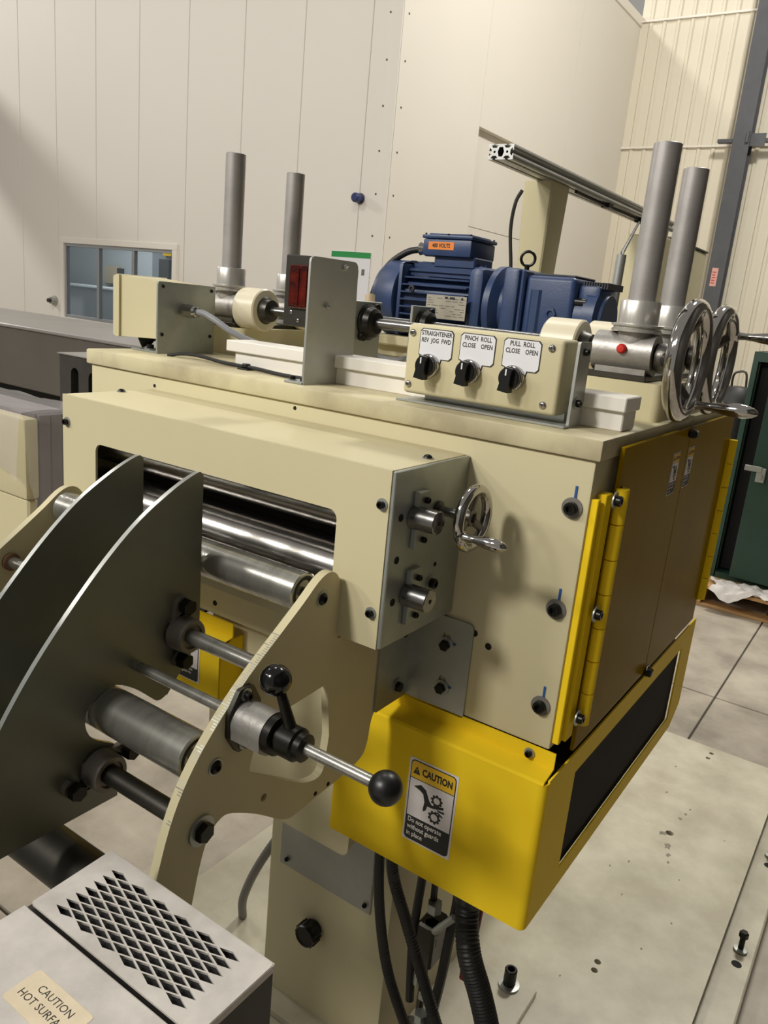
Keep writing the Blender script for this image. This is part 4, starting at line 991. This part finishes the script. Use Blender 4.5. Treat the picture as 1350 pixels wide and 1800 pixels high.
# shafts and rollers
for y, lab in ((.30, 'front polished cross shaft above the top plate'), (.485, 'rear polished cross shaft above the top plate')):
    b = MB(); b.cyl((-.99, y, .127), (.0, y, .127), .0095, 20); tag(b.done('cross_shaft', 'steel', None, (-.5, y, .127)), lab, 'shaft')
def edge_roller(x0, x1, y, label):
    t = thing('edge_roller', ((x0+x1)/2, y, .127), label, 'roller')
    b = MB(); b.lathe([(.030, 0), (.041, 0), (.0435, .0025), (.0435, x1-x0-.0025), (.041, x1-x0), (.030, x1-x0)], (x0, y, .127), (1, 0, 0), 48); b.done('tyre', 'roller_cream', t)
    b = MB(); b.lathe([(.012, -.006), (.022, -.006), (.030, .001), (.030, x1-x0-.002), (.025, x1-x0+.004), (.022, x1-x0+.016), (.012, x1-x0+.017)], (x0, y, .127), (1, 0, 0), 36); b.done('core', 'steel_dark', t)
    return t
edge_roller(-.915, -.856, .30, 'cream plastic roller on the front shaft next to the left posts')
edge_roller(-.220, -.160, .30, 'cream plastic roller rising just behind the control box')
edge_roller(-.915, -.856, .485, 'cream plastic roller on the rear shaft at the left')
edge_roller(-.215, -.155, .485, 'cream plastic roller on the rear shaft, half hidden by the right clamp')
def bearing_mount(x, y, label):
    t = thing('bearing_mount', (x, y, .03), label, 'bearing')
    b = MB(); b.box(x-.003, x+.003, y-.045, y+.045, ZT, .166, .001, 1); b.done('mount_plate', 'zinc', t)
    b = MB(); b.lathe([(.034, .003), (.034, .008), (.030, .011), (.027, .022), (.020, .027), (.0098, .027)], (x, y, .127), (1, 0, 0), 32); b.lathe([(.034, .003), (.034, .008), (.028, .016), (.0098, .016)], (x, y, .127), (-1, 0, 0), 32)
    for s in (1, -1): b.cyl((x+.003, y+s*.02, .127+s*.026), (x+.012, y+s*.02, .127+s*.026), .009, 12)
    b.done('flange_bearing', 'black_oxide', t)
    return t
bearing_mount(-.597, .30, 'black flange bearing on a zinc plate, front shaft, right of the reflector bracket')
bearing_mount(-.585, .485, 'black flange bearing on a zinc plate, rear shaft, in front of the motor')
handwheel('handwheel', (.010, .30, .124), .0795, .0138, .024, 303, .098, 'nearer big chrome handwheel with its crank handle at the bottom', shaft=.07, off=.034, hs=.78)
handwheel('handwheel', (.013, .485, .124), .0795, .0138, .024, 33, .098, 'farther big chrome handwheel with its crank handle at upper right', shaft=.07, off=.034, hs=.78)

# ---- motor and gearbox
MY = .86; MZ = .178
t = thing('gear_motor', (-.6, MY, .08), 'dark blue electric gear motor with a terminal box tagged 480 volts', 'motor')
b = MB()
b.lathe([(.060, 0), (.088, .004), (.098, .02), (.099, .075), (.094, .078)], (-.93, MY, MZ), (1, 0, 0), 40); b.done('fan_cover', 'motor_blue', t)
b = MB(); b.cyl((-.855, MY, MZ), (-.60, MY, MZ), .080, 40)
b.box(-.845, -.83, MY-.092, MY+.092, MZ-.09, MZ+.09, .012, 2); b.box(-.645, -.60, MY-.095, MY+.095, MZ-.092, MZ+.09, .02, 2); b.done('frame', 'motor_blue', t)
nf = 9
for k in range(nf):
    z = MZ-.072+k*.018; w = math.sqrt(max(.102**2-(z-MZ)**2, .003**2))
    if w < .05: w = .06
    b = MB(); b.box(-.832, -.645, MY-w+.004, MY-.06, z-.0022, z+.0022, .0008, 1); b.done('cooling_fin', 'motor_blue', t)
for k in range(7):
    y = MY-.06+k*.02
    b = MB(); b.box(-.832, -.645, y-.002, y+.002, MZ+.06, MZ+math.sqrt(.1**2-(y-MY)**2)-.002); b.done('cooling_fin', 'motor_blue', t)
b = MB(); b.lathe([(.088, 0), (.098, .004), (.098, .02), (.075, .035), (.072, .05)], (-.60, MY, MZ), (1, 0, 0), 40); b.done('end_bell', 'motor_blue', t)
b = MB(); b.box(-.772, -.655, MY-.045, MY+.05, .262, .290, .003, 1); b.mi = 0
b.box(-.800, -.662, MY-.060, MY+.068, .288, .328, .004, 2); tb = b.done('terminal_box', 'motor_blue', t)
b = MB(); b.box(-.803, -.659, MY-.063, MY+.071, .329, .338, .003, 2); b.box(-.79, -.672, MY-.052, MY+.06, .338, .3425, .003, 2); b.done('box_lid', 'motor_blue', tb)
for k, (x, y) in enumerate(((-.795, MY-.057), (-.73, MY-.057), (-.667, MY-.057), (-.667, MY+.065))): place(SOCK5n, 'screw', tb, (x, y, .338), (0, 0, 1)).scale = (.6, .6, .6)
b = MB(); b.box(-.783, -.710, MY-.0608, MY-.0600, .303, .3215)
b.mi = 1; b.text('480 VOLTS', .0135, FR((-.7465, MY-.0610, .3122), (1, 0, 0), (0, 0, 1)), bold=.0005, sx=.80)
tag(b.done('voltage_tag', ['orange_tag', 'print_dark'], tb, smooth=0), 'orange tag reading 480 volts')
b = MB(); b.cyl((-.826, MY, .307), (-.80, MY, .307), .018, 8); b.cyl((-.842, MY, .307), (-.826, MY, .307), .0165, 20, .012); b.done('cable_gland', 'chrome', tb, smooth=20)
b = MB(); b.tube([(-.838, MY, .306), (-.875, MY-.01, .297), (-.917, MY-.02, .268), (-.950, MY-.02, .228), (-.970, MY-.02, .180), (-.976, MY-.02, .13), (-.97, MY-.03, .085), (-.95, MY-.04, .045)], .0085, 12, 7); tag(b.done('cable', 'black_rubber', tb), 'black power cable')
b = MB(); b.box(-.742, -.630, MY-.111, MY-.1095, .1385, .1945)
b.mi = 1; M = FR((0, MY-.1112, 0), (1, 0, 0), (0, 0, 1))
rr = random.Random(3)
for r_ in range(8):
    x = -.738
    while x < -.64:
        L = rr.uniform(.006, .018)
        if rr.random() < .6: b.box(x, min(x+L, -.634), MY-.1113, MY-.111, .186-r_*.0058, .1878-r_*.0058)
        x += L+.004
b.mi = 2; b.box(-.690, -.682, MY-.1114, MY-.111, .1865, .1915); b.box(-.676, -.662, MY-.1114, MY-.111, .1865, .1915); b.lathe([(.003, 0), (.003, .0003)], (-.642, MY-.111, .189), (0, -1, 0), 16)
tag(b.done('nameplate', ['nameplate', 'print_grey', 'print_dark'], t, smooth=0), 'grey printed rating plate')
b = MB(); b.box(-.700, -.668, MY-.1095, MY-.08, .150, .185); b.done('plate_boss', 'motor_blue', t)
b = MB(); b.lathe([(.009, 0), (.009, .006), (.004, .0065), (.004, .003), (0, .003)], (-.795, MY-.097, .205), (0, -1, 0), 6); b.done('frame_boss', 'motor_dark', t)
# gearbox
b = MB(); b.box(-.552, -.512, MY-.088, MY+.09, .06, .270, .008, 2); b.box(-.512, -.500, MY-.082, MY+.084, .065, .268, .004, 1); b.done('gear_flange', 'motor_blue', t)
b = MB(); b.box(-.500, -.378, MY-.075, MY+.08, .06, .258, .012, 3); b.prism([(-.478, MY-.080), (-.462, MY-.080), (-.455, MY-.074), (-.485, MY-.074)], 'z', .08, .225)
b.lathe([(.014, 0), (.014, .006), (.0075, .0065), (.0075, .002), (0, .002)], (-.428, MY-.075, .175), (0, -1, 0), 6); b.done('gear_housing', 'motor_blue', t)
b = MB(); b.box(-.49, -.385, MY-.06, MY+.065, .257, .263, .002, 1)
for k in range(10): b.box(-.37+k*.006, -.3665+k*.006, MY-.05, MY+.055, .238, .252)
b.done('housing_ribs', 'motor_dark', t)
b = MB(); b.lathe([(.070, 0), (.070, .02), (.078, .022), (.078, .05), (.060, .056), (.058, .062)], (-.378, MY, .168), (1, 0, 0), 36); b.box(-.378, -.325, MY-.055, MY+.055, .17, .245, .01, 2); b.done('output_housing', 'motor_blue', t)
b = MB(); b.cyl((-.378, MY-.06, .206), (-.352, MY-.06, .206), .009, 12); b.done('vent_plug', 'black_plastic', t)
b = MB(); b.torus((-.532, MY-.01, .2965), (.35, -1, 0), .0165, .0035, 28, 8); b.cyl((-.532, MY-.01, .268), (-.532, MY-.01, .281), .006, 10); b.done('eye_bolt', 'black_oxide', t)
b = MB(); b.box(-.93, -.36, MY-.09, MY+.1, .058, .084, .004, 1); b.box(-.93, -.36, .80, MY+.1, .030, .058); b.box(-.93, -.36, .811, .83, -.3, .03); b.done('motor_shelf', 'cream', t)
# small things between bracket and control box
t = thing('filter_bowl', (-.66, .64, ZT), 'small clear bowl on a cord between the motor and the front bearing', 'bowl')
b = MB(); b.lathe([(.010, ZT), (.024, .034), (.026, .06), (.026, .085), (.018, .095), (.018, .105), (0, .105)], (-.655, .62, 0), (0, 0, 1), 24); b.done('bowl', 'clear_bowl', t)
b = MB(); b.tube([(-.80, .60, .055), (-.76, .60, .040), (-.72, .60, .037), (-.68, .61, .05)], .006, 10); b.done('cord', 'grey_cable', t)
t = thing('wooden_stick', (-.83, .70, ZT), 'pale wooden stick leaning behind the front shaft left of the motor', 'stick')
b = MB(); b.cyl((-.835, .66, ZT+.012), (-.878, .70, .178), .0125, 14); b.done('stick', 'light_pole', t)

# ---- aluminium rail and its posts behind
t = thing('aluminium_rail', (-.77, 2.4, .585), 'long grooved aluminium profile rail running away on two cream posts', 'rail')
b = MB(); X0, Z0, w, h = -.77, .585, .038, .0195
outer = []
def groove_pts(p, q, n):
    """slot opening centred between p and q, n = inward unit"""
    px, pz = p; qx, qz = q; mx, mz = (px+qx)/2, (pz+qz)/2; L = math.hypot(qx-px, qz-pz); ux, uz = (qx-px)/L, (qz-pz)/L
    A = lambda s, d: (mx+ux*s+n[0]*d, mz+uz*s+n[1]*d)
    return [A(-.0042, 0), A(-.0042, .0028), A(-.0095, .0028), A(-.0095, .0045), A(-.0055, .0095), A(.0055, .0095), A(.0095, .0045), A(.0095, .0028), A(.0042, .0028), A(.0042, 0)]
P = [(X0-w, Z0-h)] + groove_pts((X0-w, Z0-h), (X0, Z0-h), (0, 1)) + groove_pts((X0, Z0-h), (X0+w, Z0-h), (0, 1)) + [(X0+w, Z0-h)] + groove_pts((X0+w, Z0-h), (X0+w, Z0+h), (-1, 0)) + [(X0+w, Z0+h)] \
    + groove_pts((X0+w, Z0+h), (X0, Z0+h), (0, -1)) + groove_pts((X0, Z0+h), (X0-w, Z0+h), (0, -1)) + [(X0-w, Z0+h)] + groove_pts((X0-w, Z0+h), (X0-w, Z0-h), (1, 0))
core = [(X0-.0055, Z0-.012), (X0+.0055, Z0-.012), (X0+.0095, Z0), (X0+.0055, Z0+.012), (X0-.0055, Z0+.012), (X0-.0095, Z0)]
b.sheet(P, [core, circ(X0-.019, Z0, .0034, 10), circ(X0+.019, Z0, .0034, 10)], FR((0, 2.72, 0), (1, 0, 0), (0, 0, 1)), 1.62); b.done('profile', 'alu', t, smooth=0)
b = MB(); b.tube([(-.745, 1.6, .5595), (-.745, 1.85, .557), (-.745, 2.1, .5595), (-.745, 2.28, .5585)], .0055, 8, 4); b.box(-.76, -.73, 1.88, 1.92, .551, .5655); b.box(-.76, -.73, 2.26, 2.295, .549, .5655); b.done('rail_cable', 'black_rubber', t)
def taper_post(x0, x1, y0, y1, z1, z0, k, label):
    t = thing('rail_post', ((x0+x1)/2, (y0+y1)/2, FL), label, 'post')
    b = MB(); c = .016
    for za, zb2, s0, s1 in ((z1, z0, 1, k),):
        R0 = smooth_poly([(x0, y0), (x1, y0), (x1, y1), (x0, y1)], c, 3); xm, ym = (x0+x1)/2, (y0+y1)/2
        A = [b.bm.verts.new((xm+(x-xm), ym+(y-ym), z1)) for x, y in R0]; B = [b.bm.verts.new((xm+(x-xm)*k, ym+(y-ym)*k, z0)) for x, y in R0]
        Cc = [b.bm.verts.new((xm+(x-xm)*k, ym+(y-ym)*k, BZ)) for x, y in R0]
        n = len(R0); b.bm.faces.new(A); b.bm.faces.new(Cc[::-1])
        for U, V in ((A, B), (B, Cc)):
            for i in range(n): b.bm.faces.new((U[i], V[i], V[(i+1) % n], U[(i+1) % n]))
    b.done('post_shell', 'cream', t, fix=True, smooth=25)
    return t
tp = taper_post(-.853, -.752, 1.43, 1.57, .5655, .18, .78, 'cream tapered post carrying the near end of the aluminium rail')
b = MB(); b.tube([(-.862, 1.45, .54), (-.875, 1.44, .50), (-.88, 1.44, .42), (-.862, 1.44, .30), (-.85, 1.44, .15)], .006, 8, 6); b.done('post_cable', 'black_rubber', tp)
t = thing('rail_stand', (-.72, 2.4, FL), 'cream upright box stand with a dark side under the far end of the rail', 'stand')
b = MB(); b.box(-.800, -.655, 2.3, 3.05, FL, .510, .01, 2); b.done('stand_body', 'cream', t)
b = MB(); b.box(-.802, -.653, 2.45, 3.06, .510, .52, .003, 1); b.box(-.79, -.75, 2.5, 2.7, .52, .5655); b.done('stand_cap', 'steel_dark', t)
t = thing('sensor_tube', (-.36, 1.0, FL), 'slim upright steel sensor tube with a black lead above, right of the gearbox', 'tube')
b = MB(); b.cyl((-.367, 1.0, -.4), (-.358, 1.0, .328), .0115, 20); b.done('tube', 'zinc_light', t)
b = MB(); b.tube([(-.358, 1.0, .320), (-.362, 1.015, .335), (-.745, 2.275, .552)], .0045, 8, 1); b.done('lead', 'black_rubber', t)
b = MB(); b.box(-.40, -.33, .96, 1.04, BZ, -.4, .004, 1); b.done('stand', 'cream', t)

# ---- groups of alike things
for key, grp in (('post_clamp', 'steel posts on the top plate'), ('edge_roller', 'cream rollers on the cross shafts'), ('bearing_mount', 'flange bearings of the cross shafts'), ('cross_shaft', 'polished cross shafts'),
                 ('mounting_block', 'cream blocks under the posts'), ('guide_side_plate', 'cream side plates of the entry guide'), ('side_guide', 'grey side guide plates'), ('guide_roller', 'worn steel guide rollers'),
                 ('guide_rod', 'steel guide rods'), ('corrugated_hose', 'black corrugated hoses'), ('roller_guard', 'yellow guards'), ('handwheel', 'chrome handwheels'), ('rail_post', 'posts of the aluminium rail')):
    L = [o for o in COL.objects if o.parent is None and o.name.split('.')[0] == key]
    if len(L) > 1:
        for o in L: o['group'] = grp
